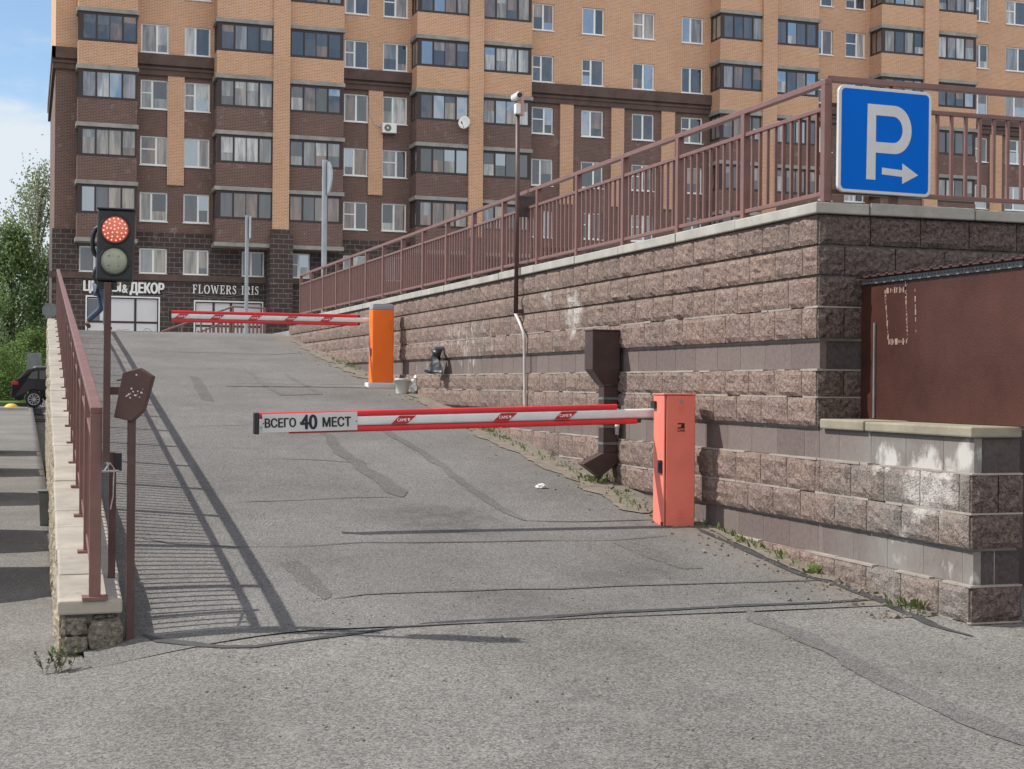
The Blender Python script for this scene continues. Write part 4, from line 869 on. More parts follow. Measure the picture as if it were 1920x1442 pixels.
# windows
def window(a, b, c, d, y, transom, seed):
    random.seed(seed); w_ = b - a; f = .07; y0 = y + .085; m = MB(); mid = (a + b) / 2 + random.choice((-.08, 0, .08)) * w_
    def bx(x0, x1, z0, z1, yy=y0, t=.05): m.box(x0, x1, yy, yy + t, z0, z1)
    bx(a, a + f, c, d); bx(b - f, b, c, d); bx(a + f, b - f, c, c + f); bx(a + f, b - f, d - f, d); bx(mid - .05, mid + .05, c + f, d - f)
    if transom: zz = c + (d - c) * .55; bx(a + f, mid - .05, zz - .03, zz + .03)
    fr_ = m.build('window', M['white_pvc'], bd, fix=False)
    m = MB(); py = y0 + .025
    ch = lambda: random.choices(range(7), (5, 4, 3, 3, 1.5, 2, 3))[0]
    for x0, x1 in ((a + f, mid - .05), (mid + .05, b - f)):
        q = ch(); z0 = c + f
        if random.random() < .45: zz = z0 + (d - f - z0) * random.uniform(.25, .5); m.face([(x0, py, z0), (x1, py, z0), (x1, py, zz), (x0, py, zz)], ch()); z0 = zz
        m.face([(x0, py, z0), (x1, py, z0), (x1, py, d - f), (x0, py, d - f)], q)
    m.build('pane', PANES, fr_, fix=False)
    m = MB(); m.box(a - .04, b + .04, y - .06, y0, c - .045, c + .001); m.build('sill', M['white_pvc'], fr_)
for i, h in enumerate(holes): window(*h, YB, i % 3 == 1 or i % 7 == 2, 100 + i)
for i, h in enumerate(lh): window(*h, YS, i == 4, 300 + i)
# shop windows
for i, (a, b, c, d) in enumerate(shop):
    m = MB(); y0 = YS + .12; w_ = b - a
    xs_ = [a, a + w_ * .28, a + w_ * .66, b - .05] if i == 0 else [a, a + w_ * .26, a + w_ * .52, b - .05]
    for x in xs_: m.box(x, x + (.11 if x not in (a, b - .05) else .05), y0 - .03, y0 + .02, c, d)
    m.box(a, b, y0 - .029, y0 + .02, d - .05, d); zz = d - 1.22; m.box(a, b, y0 - .028, y0 + .019, zz - .05, zz + .05)
    sw = m.build('shop_window', M['brown_frame'], bd)
    m = MB(); m.face([(a, y0, c), (b, y0, c), (b, y0, d), (a, y0, d)]); m.build('film', M['film'], sw)
    if i == 0: m = MB(); m.box(a + .05, a + .62, y0 - .012, y0 - .004, d - 1.2, d - .1); m.build('dark_opening', PANES[0], sw)
    m = MB(); random.seed(9 + i)
    for cx in (a + w_ * .50, a + w_ * .84):
        for r_ in (.14, .26, .40):
            ph = random.uniform(0, 6); m.tube([(cx + r_ * (1 + .22 * math.sin(3 * t_ + ph)) * math.cos(t_ + ph), y0 - .006, zz - .68 + .85 * r_ * (1 + .2 * math.cos(4 * t_)) * math.sin(t_ + ph)) for t_ in [j * .33 for j in range(17)]], .010, 4)
        for s_ in (-1, 1): m.tube([(cx + s_ * .3, y0 - .006, zz - 1.0), (cx + s_ * .5, y0 - .006, zz - .8), (cx + s_ * .62, y0 - .006, zz - 1.05), (cx + s_ * .3, y0 - .006, zz - 1.0)], .010, 4)
    m.build('flower_drawing', M['line_ink'], sw)
    m = MB(); t_ = .07; m.box(a - t_, a, YS - .02, YS - .001, c, d + t_); m.box(b, b + t_, YS - .02, YS - .001, c, d + t_); m.box(a, b, YS - .02, YS - .001, d, d + t_); m.build('white_surround', M['white_pvc'], sw)
def sign_letters(txt, pxa, pxb, pya, pyb, name, bold):
    a = atY(pxa, pyb, YS - .03); b = atY(pxb, pya, YS - .03); m = text_mb(txt, (a.x, YS - .02, a.z), (1, 0, 0), (0, 0, 1), b.x - a.x, b.z - a.z + .0, .07, bold); return m
m = sign_letters('ЦВЕТЫ', 157, 226, 528, 549, 's', .05); sign_letters
m.build('shop_lettering', M['letters'], bd)
m = sign_letters('&', 229, 239, 534, 549, 's', .04); m.build('shop_lettering', M['letters'], bd)
m = sign_letters('ДЕКОР', 244, 307, 531, 553, 's', .05); m.build('shop_lettering', M['letters'], bd)
def serif_word(word, o, width, h):
    r4 = lambda x0, y0, x1, y1: [(x0, y0), (x1, y0), (x1, y1), (x0, y1)]
    def curve(p, ws):
        out = []
        for i in range(len(p) - 1):
            (ax, ay), (bx_, by_) = p[i], p[i + 1]; l_ = math.hypot(bx_ - ax, by_ - ay) or 1; nx, ny = -(by_ - ay) / l_, (bx_ - ax) / l_; a_, b_ = ws[i], ws[i + 1]
            out.append([(ax + nx * a_, ay + ny * a_), (ax - nx * a_, ay - ny * a_), (bx_ - nx * b_, by_ - ny * b_), (bx_ + nx * b_, by_ + ny * b_)])
        return out
    st = [r4(.1, 0, .25, 1)]; sb = [r4(0, 0, .35, .07)]; stp = [r4(0, .93, .35, 1)]
    ring_ = [(.40 + .34 * math.cos(t), .5 + .47 * math.sin(t)) for t in [i * math.pi / 10 for i in range(21)]]
    G = {'F': (.64, st + sb + [r4(.0, .93, .6, 1), r4(.53, .74, .6, 1), r4(.25, .46, .47, .54), r4(.42, .36, .48, .64)]), 'L': (.66, st + stp + [r4(0, 0, .62, .07), r4(.55, 0, .62, .27)]),
         'E': (.68, st + [r4(0, .93, .6, 1), r4(.53, .76, .6, 1), r4(.25, .46, .47, .54), r4(.42, .36, .48, .64), r4(0, 0, .64, .07), r4(.57, 0, .64, .26)]), 'I': (.35, st + sb + stp),
         'O': (.80, curve(ring_, [.035 + .045 * abs(math.cos(i * math.pi / 10)) for i in range(21)])),
         'W': (1.15, curve([(.12, .98), (.36, .02)], [.075, .06]) + curve([(.36, .02), (.56, .9)], [.035, .035]) + curve([(.56, .9), (.80, .02)], [.075, .06]) + curve([(.80, .02), (1.02, .98)], [.035, .035]) + [r4(0, .93, .28, 1), r4(.90, .93, 1.14, 1)]),
         'R': (.76, st + sb + [r4(0, .93, .4, 1), r4(.25, .46, .4, .53)] + curve([(.4 + .20 * math.cos(t), .73 + .235 * math.sin(t)) for t in [math.pi / 2 - i * math.pi / 8 for i in range(9)]], [.035, .05, .065, .075, .08, .075, .065, .05, .035]) + curve([(.38, .48), (.64, .03)], [.07, .07]) + [r4(.56, 0, .76, .07)]),
         'S': (.58, curve([(.48, .82), (.38, .94), (.26, .96), (.13, .88), (.11, .74), (.22, .60), (.40, .46), (.48, .30), (.43, .12), (.29, .04), (.16, .07), (.08, .2)], [.05, .04, .04, .055, .07, .085, .085, .07, .055, .04, .04, .05]) + [r4(.45, .72, .51, .98), r4(.05, .02, .11, .3)]), ' ': (.42, [])}
    tot = sum(G[ch][0] + .14 for ch in word); x = 0; k_ = width / tot
    for ch in word:
        if G[ch][1]:
            m = MB()
            for j, pl in enumerate(G[ch][1]): m.prism([((x + p[0]) * k_, p[1] * h) for p in pl], Vector(o) - Vector((0, .0006 * j, 0)), (1, 0, 0), (0, 0, 1), (0, .06, 0))
            m.build('shop_letter', M['letters'], bd)
        x += G[ch][0] + .14
a = atY(361, 550, YS - .03); b = atY(487, 540, YS - .03); serif_word('FLOWERS IRIS', (a.x, YS - .08, a.z), b.x - a.x, .44)
m = MB(); pts_ = [atY(x_, 551 + 3 * math.sin(x_ * .05) + (x_ - 210) * .018, YS - .03) for x_ in range(170, 560, 12)]; m.tube(pts_, .018, 5); m.build('facade_cable', M['grey_dull'], bd)
q = atY(537, 552, YS - .1); m = MB(); m.box(q.x - .08, q.x + .1, YS - .25, YS - .002, q.z - .06, q.z + .06); m.build('security_camera', M['white_pvc'], bd, bevel=.02)
# balconies
def balcony(xa, xb, dep, k_, side, seed):
    random.seed(seed); S = 8.505 + 2.8125 * k_ + (.10 if dep < 1.2 else 0) * 0; yf = YB - dep; bm_ = M['orange_brick'] if k_ >= 3 else M['dark_brick']; ch = .0
    m = MB(); m.box(xa, xb, yf, YB - .001, S + .001, S + 1.17); pa_ = m.build('balcony', bm_, bd)
    m = MB(); m.box(xa - .07, xb + (.07 if side != 'L' else -.001), yf - .07, YB - .001, S - .2, S); m.build('slab', M['slab'], pa_, bevel=.012)
    z0, z1 = S + 1.171, S + 2.61; y0 = yf + .03; m = MB(); xr_ = xb - .03; xl = xa + .03
    def bx(x0, x1, za, zb_, ya=y0, yb2=y0 + .06): m.box(x0, x1, ya, yb2, za, zb_)
    bx(xl, xr_, z0, z0 + .13); bx(xl, xr_, z1 - .12, z1); bx(xl - .0, xl + .22 if side != 'R' else xl + .07, z0 + .13, z1 - .12); bx(xr_ - (.16 if side == 'R' else .07), xr_, z0 + .13, z1 - .12)
    L0 = xl + (.22 if side != 'R' else .07); L1 = xr_ - (.16 if side == 'R' else .07); n = 4; ed = []
    for i in range(n + 1): ed.append(L0 + (L1 - L0) * i / n)
    for i in range(1, n): wd = .09 if i in (1, 3) else .035; bx(ed[i] - wd / 2, ed[i] + wd / 2, z0 + .13, z1 - .12)
    # returns to the wall
    for xx in (xl, xr_ - .06):
        for za, zb_ in ((z0, z0 + .13), (z1 - .12, z1)): m.box(xx, xx + .06, y0 + .061, YB - .002, za, zb_)
        m.box(xx, xx + .06, YB - .16, YB - .002, z0 + .13, z1 - .12); m.box(xx, xx + .06, y0 + (YB - y0) / 2 - .03, y0 + (YB - y0) / 2 + .03, z0 + .13, z1 - .12)
    m.box(xl, xr_, y0, YB - .002, z1 + .0005, S + 2.612)
    gl = m.build('glazing_frame', M['brown_frame'], pa_, fix=False)
    m = MB(); py = y0 + .03; mood = random.choice((0, 0, 1, 1, 2)); wts = [(5, 5, 2, 2, 1, 3, 3), (3, 4, 4, 4, 2, 4, 2), (1, 1, 3, 5, 8, 1, 1)][mood]
    for i in range(n):
        q = random.choices(range(7), wts)[0]; x0, x1 = ed[i], ed[i + 1]; zz = z0 + .1
        if random.random() < .5: zq = zz + (z1 - zz) * random.uniform(.3, .7); m.face([(x0, py, zz), (x1, py, zz), (x1, py, zq), (x0, py, zq)], random.choices(range(7), wts)[0]); zz = zq
        m.face([(x0, py, zz), (x1, py, zz), (x1, py, z1 - .1), (x0, py, z1 - .1)], q)
    for xx in (xl + .03, xr_ - .03): q = random.choices(range(7), wts)[0]; m.face([(xx, YB - .1, z0 + .1), (xx, y0, z0 + .1), (xx, y0, z1 - .1), (xx, YB - .1, z1 - .1)], q)
    m.build('pane', PANES, gl, fix=False)
bays = [(145, None, None, 257), (405, 512, 543, 645), (780, 879, 906, 998), (1348, 1429.5, 1456, 1537), (1650, 1732, 1758, 1833)]
sd_ = 500
for bi, (p0, p1, p2, p3) in enumerate(bays):
    x0, x3 = X_(p0, 75.8), X_(p3, 75.8)
    for k_ in range(0, 6):
        if p1 is None: balcony(x0, x3, 1.2, k_, 'S', sd_); sd_ += 1
        else:
            balcony(x0, X_(p1, 75.8), 1.3, k_, 'L', sd_); balcony(X_(p2, 75.8), x3, 1.05, k_, 'R', sd_ + 1); sd_ += 2
    for nm_, (xa, xb), dp_ in ((('balcony_front'), (x0, x3 if p1 is None else X_(p1, 75.8)), 1.25),) + (() if p1 is None else (('balcony_front', (X_(p2, 75.8), x3), 1.0),)):
        m = MB(); m.box(xa, xb, YB - dp_, YB - .001, 8.505 + 2.8125 * 6 - .2, 41); m.build(nm_, M['orange_brick'], bd)
    if p1 is not None:
        xa, xb = X_(p1, 75.6) + .004, X_(p2, 75.6) - .004
        m = MB(); m.box(xa, xb, YB - 1.45, YB - .001, 9.25, 41.5); m.build('pilaster', M['orange_brick'], bd)
        m = MB(); m.box(xa - .12, xb + .2, YB - 1.6, YS - .001, 2.45, 8.95); m.box(xa - .04, xb + .05, YB - 1.5, YB - .001, 8.951, 9.249); m.build('pilaster_base', M['base_stone'], bd)
# satellite dish and air conditioner hang on it
q = atY(872, 231, 75.45); ds = thing('satellite_dish', 'white round satellite dish on the brick pilaster of the apartment block', 'satellite dish', tuple(q))
m = MB(); n = 24; b_ = []
ax = Vector((-.55, -.75, .12)).normalized(); ua = ax.cross(Vector((0, 0, 1))).normalized(); va = ua.cross(ax)
for rr, dd in ((.33, .0), (.22, -.055), (.11, -.08)): m.v += [q + ax * (.15 + dd) + (ua * math.cos(2 * math.pi * i / n) + va * math.sin(2 * math.pi * i / n) * 1.05) * rr for i in range(n)]
for j in range(2):
    for i in range(n): m.f.append((j * n + i, j * n + (i + 1) % n, (j + 1) * n + (i + 1) % n, (j + 1) * n + i)); m.mi.append(0)
m.f.append(tuple(2 * n + i for i in range(n))); m.mi.append(0); dsh = m.build('dish', M['white_pvc'], ds, smooth=True, fix=False); sm = dsh.modifiers.new('thickness', 'SOLIDIFY'); sm.thickness = .02
m = MB(); m.tube([q + ax * .02 - va * .33, q + ax * .5 - va * .12], .015, 6); m.tube([q + ax * .45 - va * .15, q + ax * .55 - va * .09], .04, 8); m.build('feed_arm', M['grey_dull'], ds)
m = MB(); m.tube([q + ax * .06, Vector((q.x + .15, YB - 1.46, q.z))], .025, 6); m.build('mount', M['grey_dull'], ds)
q = atY(730, 241, YB - .25); ac = thing('air_conditioner', 'white outdoor air-conditioning unit under a window of the apartment block', 'air conditioner', tuple(q - Vector((0, 0, .3))))
m = MB(); m.box(q.x - .40, q.x + .36, YB - .42, YB - .12, q.z - .25, q.z + .25); ab = m.build('casing', M['white_pvc'], ac, bevel=.02)
m = MB(); m.tube([(q.x - .12, YB - .421, q.z), (q.x - .12, YB - .43, q.z)], .19, 20); m.build('fan_grille', M['grey_dull'], ab)
m = MB(); m.tube([(q.x - .12, YB - .431, q.z), (q.x - .12, YB - .44, q.z)], .05, 12); m.build('fan_hub', M['white_pvc'], ab)
m = MB(); m.box(q.x - .32, q.x - .28, YB - .40, YB - .002, q.z - .30, q.z - .255); m.box(q.x + .24, q.x + .28, YB - .40, YB - .002, q.z - .30, q.z - .255); m.build('bracket', M['grey_dull'], ac)
m = MB(); m.tube([(q.x - .4, YB - .15, q.z + .05), (q.x - .75, YB - .13, q.z + .2), (q.x - 1.0, YB - .13, q.z + .7), (q.x - 1.05, YB - .13, q.z + 1.6)], .025, 6); m.build('pipe', M['conduit'], ac)

# ---------------------------------------------------------------- things on the upper level
def sign_pole(label, px, pytop, X, Y, r, plate):
    tz = atY(px, pytop, Y).z; x = atY(px, 450, Y).x; t = thing('sign_pole', label, 'sign pole', (x, Y, 2.55)); m = MB(); m.tube([(x, Y, 2.5), (x, Y, tz)], r, 12); m.build('pole', M['grey_metal'], t, smooth=False)
    m = MB()
    if plate == 'blue':
        za, zb_ = atY(px, 366, Y).z, atY(px, 303, Y).z; cz = (za + zb_) / 2; hh = (zb_ - za) / 2
        rt = Matrix.Translation((x + .045, Y - .04, cz)) @ Matrix.Rotation(R(-84), 4, 'Z')
        m.tube([rt @ Vector((0, -.012, 0)), rt @ Vector((0, .012, 0))], hh, 28); pl = m.build('disc', M['grey_metal'], t)
        m = MB(); m.tube([rt @ Vector((0, -.013, 0)), rt @ Vector((0, -.016, 0))], hh * .9, 28); m.build('disc_face', M['grey_metal'], pl)
    else:
        za, zb_ = atY(px, 448, Y).z, atY(px, 407, Y).z; m.box(x + .035, x + .055, Y - .30, Y + .30, za, zb_); m.build('plate', M['grey_metal'], t)
    return t
sign_pole('grey steel pole with a round sign seen edge-on, behind the wall railing', 608, 300, 0, 30.4, .055, 'blue')
sign_pole('thin grey steel pole with a narrow plate seen edge-on, beyond the top of the ramp', 463, 404, 0, 34.3, .042, 'plate')
# stair railing beyond the crest
Y3 = 38.; st = thing('stair_railing', 'brown stair railing beyond the ramp top, in front of the flower shop', 'railing', tuple(atY(400, 622, Y3)))
A_, B_, E_ = atY(303, 622, Y3), atY(437, 575, Y3), atY(497, 578, Y3)
m = MB(); m.tube([A_, B_, E_], .025, 8); m.build('handrail', M['rail'], st)
m = MB(); dn = Vector((0, 0, -.28)); m.tube([A_ + dn + Vector((.6, 0, .12)), B_ + dn, E_ + dn], .02, 8); m.build('middle_rail', M['rail'], st)
for f in (0, .28, .55, .8, 1): q = A_ + (B_ - A_) * f; m = MB(); m.bar((q.x, Y3, 2.5), q, .04, .04, up=(0, 1, 0)); m.build('post', M['rail'], st)
q = E_; m = MB(); m.bar((q.x, Y3, 2.5), q, .04, .04, up=(0, 1, 0)); m.build('post', M['rail'], st)
for i in range(22):
    f = i / 21; x_ = A_.x + .5 + (E_.x - A_.x - .5) * f; zt_ = (A_.z + (B_.z - A_.z) * (x_ - A_.x) / (B_.x - A_.x) if x_ < B_.x else E_.z) - .3
    if zt_ > 2.6: m = MB(); m.bar((x_, Y3, 2.52), (x_, Y3, zt_), .05, .02, up=(0, 1, 0)); m.build('baluster', M['rail'], st)

# walking person behind the traffic light
PD = 30.7; f0 = atD(178, 618, PD); pz = 2.535; R_ = Vector((CT, -ST, 0)); FW = Vector((ST, CT, 0))
person = thing('person', 'person in blue jeans and dark jacket walking right at the top of the ramp', 'person', (f0.x + .12, f0.y, pz))
def skin(name, pts, edges, mat, parent, root=0, sub=2):
    o_ = ORG[parent.name]; me = bpy.data.meshes.new(name); me.from_pydata([Vector((person.location.x, person.location.y, pz)) + R_ * p[0] + FW * p[1] + Vector((0, 0, p[2])) - o_ for p in pts], edges, []); me.materials.append(mat)
    o = bpy.data.objects.new(name, me); C.objects.link(o); o.parent = parent; ORG[o.name] = o_
    sk = o.modifiers.new('skin', 'SKIN')
    for i, p in enumerate(pts): me.skin_vertices[0].data[i].radius = (p[3], p[4] if len(p) > 4 else p[3]); me.skin_vertices[0].data[i].use_root = (i == root)
    sb = o.modifiers.new('sub', 'SUBSURF'); sb.levels = sub; sb.render_levels = sub; sk.use_smooth_shade = True
    return o
# pose: right foot planted, left foot trailing with the heel up
B = [(0, 0, .93, .13, .15), (0, 0, 1.12, .12, .15), (.03, 0, 1.32, .12, .17), (.05, 0, 1.46, .06), (.07, 0, 1.53, .055), (.08, 0, 1.60, .075, .085), (.085, 0, 1.68, .07, .08),
     (.06, -.10, .86, .085), (.14, -.10, .48, .06), (.12, -.10, .09, .042), (.24, -.10, .035, .035),
     (-.05, .10, .86, .085), (-.02, .10, .46, .058), (-.32, .10, .19, .042), (-.27, .10, .07, .034),
     (.04, -.19, 1.38, .055), (-.10, -.23, 1.12, .045), (.02, -.24, .92, .036), (.07, -.24, .84, .035), (.04, .19, 1.38, .055), (.12, .23, 1.13, .045), (.26, .22, 1.0, .036), (.32, .21, .96, .035)]
Eg = [(0, 1), (1, 2), (2, 3), (3, 4), (4, 5), (5, 6), (0, 7), (7, 8), (8, 9), (9, 10), (0, 11), (11, 12), (12, 13), (13, 14), (2, 15), (15, 16), (16, 17), (17, 18), (2, 19), (19, 20), (20, 21), (21, 22)]
skin('body', B, Eg, M['skin'], person)
grow = lambda ids, e: [tuple([*B[i][:3]] + [r + e for r in B[i][3:]]) for i in ids]
skin('jacket', grow([0, 1, 2, 3, 15, 16, 17, 19, 20, 21], .016), [(0, 1), (1, 2), (2, 3), (2, 4), (4, 5), (5, 6), (2, 7), (7, 8), (8, 9)], M['dark_cloth'], person)
skin('jeans', grow([0, 7, 8, 9, 11, 12, 13], .014), [(0, 1), (1, 2), (2, 3), (0, 4), (4, 5), (5, 6)], M['jeans'], person)
for hx, hy in ((.0, 0),): skin('hair', [(.05, 0, 1.68, .075, .082), (.08, 0, 1.73, .07, .075), (.03, 0, 1.62, .06, .07)], [(0, 1), (0, 2)], M['hair'], person)
skin('shoe', [(.10, -.10, .05, .052), (.26, -.10, .04, .042)], [(0, 1)], M['shoe'], person); skin('shoe', [(-.34, .10, .17, .05), (-.25, .10, .055, .042)], [(0, 1)], M['shoe'], person)

# ---------------------------------------------------------------- left background: cars, sign, hemisphere, trees
def car(label, x, y, z, paintm, scale=1.):
    t = thing('parked_car', label, 'car', (x, y, z)); W2 = .9
    o = Vector((x, y, z))
    side = [(.0, .62), (.02, .95), (.12, 1.12), (.30, 1.22), (.62, 1.58), (.95, 1.66), (2.0, 1.68), (2.75, 1.58), (3.45, 1.12), (4.2, 1.0), (4.5, .82), (4.55, .45), (4.3, .28), (4.10, .28)]
    def arch(cx): return [(cx + .40 * math.cos(a), .33 + .40 * math.sin(a)) for a in [math.pi * i / 10 for i in range(0, 11)]]
    low = [(4.12, .27)] + arch(3.62) + [(2.4, .26)] + arch(.88) + [(.30, .27), (.06, .40)]
    poly = side[:-1] + low
    m = MB(); n = len(poly)
    def yy(zz): return W2 - max(0, (zz - .95)) * .28 - max(0, .5 - zz) * .12
    for sgn in (-1, 1): m.v += [o + Vector((p[0], sgn * yy(p[1]), p[1])) for p in poly]
    m.f = [tuple(range(n)), tuple(reversed(range(n, 2 * n)))] + [(i, n + i, n + (i + 1) % n, (i + 1) % n) for i in range(n)]; m.mi = [0] * len(m.f)
    body = m.build('body', paintm, t, bevel=.03)
    for sgn in (-1, 1):
        for poly2 in ([(.62, 1.20), (.80, 1.48), (1.02, 1.53), (1.02, 1.18)], [(1.10, 1.18), (1.10, 1.54), (1.95, 1.57), (1.95, 1.15)], [(2.02, 1.15), (2.02, 1.57), (2.66, 1.50), (3.20, 1.13)]):
            m = MB(); pts = [o + Vector((a, sgn * (yy(b) + .004), b)) for a, b in poly2]; m.raw(pts + [p + Vector((0, -sgn * .02, 0)) for p in pts], [(0, 1, 2, 3), (7, 6, 5, 4)] + [(i, i + 4, (i + 1) % 4 + 4, (i + 1) % 4) for i in range(4)]); m.build('window', M['car_glass'], t)
        m = MB(); m.tube([o + Vector((a, sgn * .60, b)) for a, b in ((.85, 1.66), (.95, 1.71), (2.4, 1.73), (2.55, 1.66))], .018, 6); m.build('roof_rail', M['grey_metal'], t)
        m = MB(); m.box(x - .012, x + .26, y + sgn * .62 if sgn > 0 else y - .885, y + .885 if sgn > 0 else y - .62, z + .93, z + 1.08); m.build('tail_light', M['tail'], t, bevel=.02)
    m = MB(); m.raw([o + Vector(q) for q in ((.30, -.66, 1.245), (.30, .66, 1.245), (.60, .56, 1.555), (.60, -.56, 1.555), (.27, -.66, 1.25), (.27, .66, 1.25), (.57, .56, 1.56), (.57, -.56, 1.56))], [(0, 1, 2, 3), (7, 6, 5, 4), (0, 4, 5, 1), (1, 5, 6, 2), (2, 6, 7, 3), (3, 7, 4, 0)]); m.build('rear_window', M['car_glass'], t)
    m = MB(); m.box(x - .05, x + .3, y - .80, y + .80, z + .42, z + .64); m.build('bumper', M['black'], t, bevel=.04)
    for cx in (.88, 3.62):
        for sgn in (-1, 1):
            c = o + Vector((cx, sgn * .78, .33)); wh = MB(); wh.tube([c - Vector((0, .11, 0)), c - Vector((0, .08, 0)), c + Vector((0, .08, 0)), c + Vector((0, .11, 0))], [.30, .335, .335, .30], 28); w_ = wh.build('wheel', M['tyre'], t)
            m = MB(); fy_ = c + Vector((0, sgn * .112, 0))
            m.tube([fy_ + Vector((.225 * math.cos(2 * math.pi * i / 24), 0, .225 * math.sin(2 * math.pi * i / 24))) for i in range(25)], .02, 6, cap=False)
            for i in range(10): a = 2 * math.pi * i / 10; m.bar(fy_, fy_ + Vector((.22 * math.cos(a), 0, .22 * math.sin(a))), .035, .02)
            m.tube([fy_ - Vector((0, .01, 0)), fy_ + Vector((0, .012, 0))], .045, 10); m.build('rim', M['alloy'], w_)
    return t
q = atD(22, 766, 63); car_dark = car('black sport utility car parked on the street to the left, tail towards the left edge', q.x, q.y, zleft(q.y) - .0, M['car_black'])
q = atD(21, 740, 66.5); car('white car parked just behind the black car at the left edge', q.x + .1, q.y, zleft(q.y), M['car_white'])
q = atD(21, 766, 58.5); m = MB(); n = 18; zz_ = zleft(q.y)
for j in range(6):
    a = math.pi / 2 * j / 6; m.v += [Vector((q.x + .27 * math.cos(a) * math.cos(2 * math.pi * i / n), q.y + .27 * math.cos(a) * math.sin(2 * math.pi * i / n), zz_ + .05 + .20 * math.sin(a))) for i in range(n)]
m.v += [Vector((q.x + .28 * math.cos(2 * math.pi * i / n), q.y + .28 * math.sin(2 * math.pi * i / n), zz_)) for i in range(n)]
for j in range(5):
    for i in range(n): m.f.append((j * n + i, j * n + (i + 1) % n, (j + 1) * n + (i + 1) % n, (j + 1) * n + i)); m.mi.append(0)
for i in range(n): m.f.append((6 * n + i, 6 * n + (i + 1) % n, (i + 1) % n, i)); m.mi.append(0)
m.f.append(tuple(5 * n + i for i in range(n))); m.mi.append(0)
tag(m.build('parking_stone', M['yellow']), 'yellow painted concrete parking hemisphere on the street beside the black car', 'bollard')
rs = thing('round_sign', 'grey back of a round road sign beside the corner of the apartment block', 'sign', tuple(atD(93, 700, 60)))
q = atD(93, 582, 60); m = MB(); m.tube([q - FW * .01, q + FW * .01], .30, 28); m.build('disc', M['grey_dull'], rs); m = MB(); m.tube([q + FW * .03 + Vector((0, 0, .3)), Vector((q.x, q.y, .2)) + FW * .03], .03, 8); m.build('pole', M['grey_metal'], rs)
bs = thing('board_sign', 'grey back of a rectangular board on two legs behind the black car', 'sign', tuple(atD(62, 750, 69)))
q = atD(64, 680, 69); m = MB(); m.box(q.x - .33, q.x + .32, q.y - .02, q.y + .02, q.z - .45, q.z + .45); m.build('board', M['grey_dull'], bs, bevel=.01)
for dx_ in (-.25, .25): m = MB(); m.tube([(q.x + dx_, q.y + .05, q.z + .3), (q.x + dx_, q.y + .05, .2)], .025, 8); m.build('leg', M['grey_metal'], bs)

def tree_mesh(h, cr, cz0, nclump, nleaf, ls, droop, seed, bark, leafm, name, label, cat, loc, group=None):
    random.seed(seed); t = thing(name, label, cat, loc, group); o = Vector(loc); tr = MB()
    top = Vector((random.uniform(-.4, .4), random.uniform(-.4, .4), h * .93)); pts = [o + Vector((0, 0, -.2)), o + top * .25 + Vector((.1, 0, 0)), o + top * .6, o + top]
    tr.tube(pts, [h * .022, h * .017, h * .009, .02], 8); lf = MB()
    cl = []
    for i in range(nclump):
        f = random.uniform(cz0, 1.0); prof = math.sin(min(1, (f - cz0) / (1 - cz0) * .86 + .14) * math.pi) ** .7; a = random.uniform(0, 6.283); rr = cr * prof * math.sqrt(random.random()) * random.uniform(.8, 1.15)
        c = o + Vector((math.cos(a) * rr, math.sin(a) * rr, h * f)); cl.append(c)
        if i % 3 == 0:
            b0 = o + top * max(.2, f - .22); tr.tube([b0, (b0 + c) / 2 + Vector((0, 0, .3)), c], [h * .006, h * .004, .012], 5)
    for c in cl:
        s = random.uniform(.45, 1.0) * cr * .26
        for j in range(nleaf):
            p = Vector((random.gauss(0, s), random.gauss(0, s), random.gauss(0, s * .7)))
            if droop: p.z -= abs(random.gauss(0, droop)); p.x *= .6; p.y *= .6
            d = Vector((random.gauss(0, 1), random.gauss(0, 1), random.gauss(0, .8) - (1.2 if droop else 0))).normalized(); sd = d.cross(Vector((random.gauss(0, 1), random.gauss(0, 1), random.gauss(0, 1)))).normalized(); L_ = ls * random.uniform(.6, 1.3)
            q = c + p; lf.face([q - d * L_ * .5, q + sd * L_ * .34, q + d * L_ * .5, q - sd * L_ * .34])
    tr.build('trunk', bark, t, smooth=True); lf.build('crown', leafm, t, fix=False); return t
def copy_tree(src, loc, rz, s, label):
    c = src.copy(); C.objects.link(c); c.location = loc; c.rotation_euler = (0, 0, rz); c.scale = (s, s, s); c['label'] = label
    for ch in src.children: d = ch.copy(); C.objects.link(d); d.parent = c
    return c
GR = 'trees behind the street'
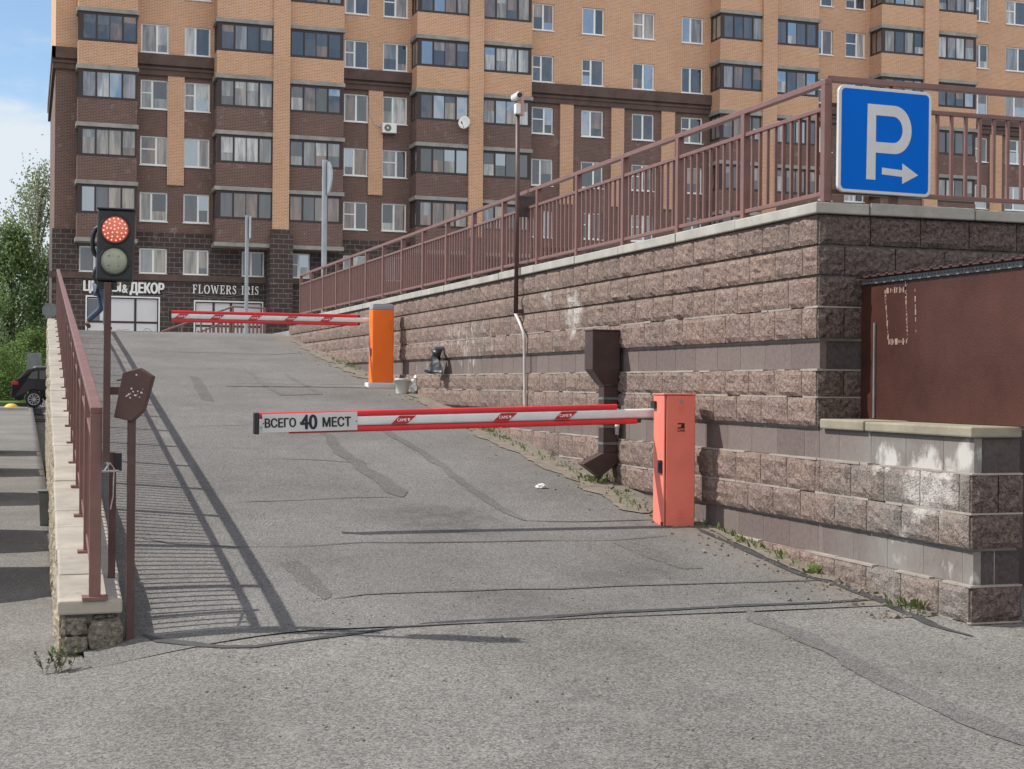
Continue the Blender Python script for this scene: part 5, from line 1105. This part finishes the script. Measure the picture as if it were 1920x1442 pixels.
q = atD(70, 700, 90); t1 = tree_mesh(14.3, 3.5, .22, 120, 95, .17, 1.2, 41, M['birch'], M['leaf_birch'], 'birch_tree', 'tall weeping birch with loose airy top beside the corner of the apartment block', 'tree', (q.x, q.y, .3), GR)
q = atD(20, 700, 84); t2 = tree_mesh(9.6, 3.0, .12, 100, 190, .19, .5, 42, M['bark'], M['leaf_dark'], 'leafy_tree', 'dense dark green tree at the left edge, shorter than the birch', 'tree', (q.x, q.y, .3), GR)
q = atD(-70, 700, 92); copy_tree(t2, (q.x, q.y, .3), 1.3, 1.15, 'dense green tree just off the left edge behind the street')
q = atD(90, 700, 108); copy_tree(t2, (q.x, q.y, .3), 2.3, 1.05, 'dark tree standing behind the birch trunk')
q = atD(-190, 700, 97); copy_tree(t1, (q.x, q.y, .3), 2.0, .9, 'weeping birch farther left along the street')
q = atD(-310, 700, 88); copy_tree(t2, (q.x, q.y, .3), 4.0, 1.2, 'broad dark tree far to the left')
q = atD(48, 720, 75); b1_ = tree_mesh(3.6, 1.7, .08, 60, 120, .13, 0, 43, M['bark'], M['leaf_bush'], 'shrub', 'round light green shrub behind the black car, nearest the building corner', 'shrub', (q.x + .4, q.y, .3), 'shrubs')
q = atD(4, 730, 71); copy_tree(b1_, (q.x - .2, q.y, .3), 1.0, .72, 'low light green shrub at the left edge behind the car')
q = atD(-60, 730, 74); copy_tree(b1_, (q.x, q.y, .3), 2.0, 1.1, 'light green shrub just off the left edge')
# unseen cars added left of the frame, so that their shadows band the asphalt
def copy_deep(o, parent=None):
    c = o.copy(); C.objects.link(c); c.parent = parent
    for ch in o.children: copy_deep(ch, c)
    return c
for (y_, lab) in ((11.9, 'nearest'), (14.9, 'second from the camera'), (19.6, 'third from the camera'), (24.5, 'fourth from the camera'), (30.0, 'farthest')):
    c = copy_deep(car_dark); c.location = (-.62, y_, zleft(y_)); c.rotation_euler = (0, 0, math.pi); c['label'] = 'unseen black car added left of the ramp for its shadow, ' + lab; c['group'] = 'unseen cars added for their shadows'
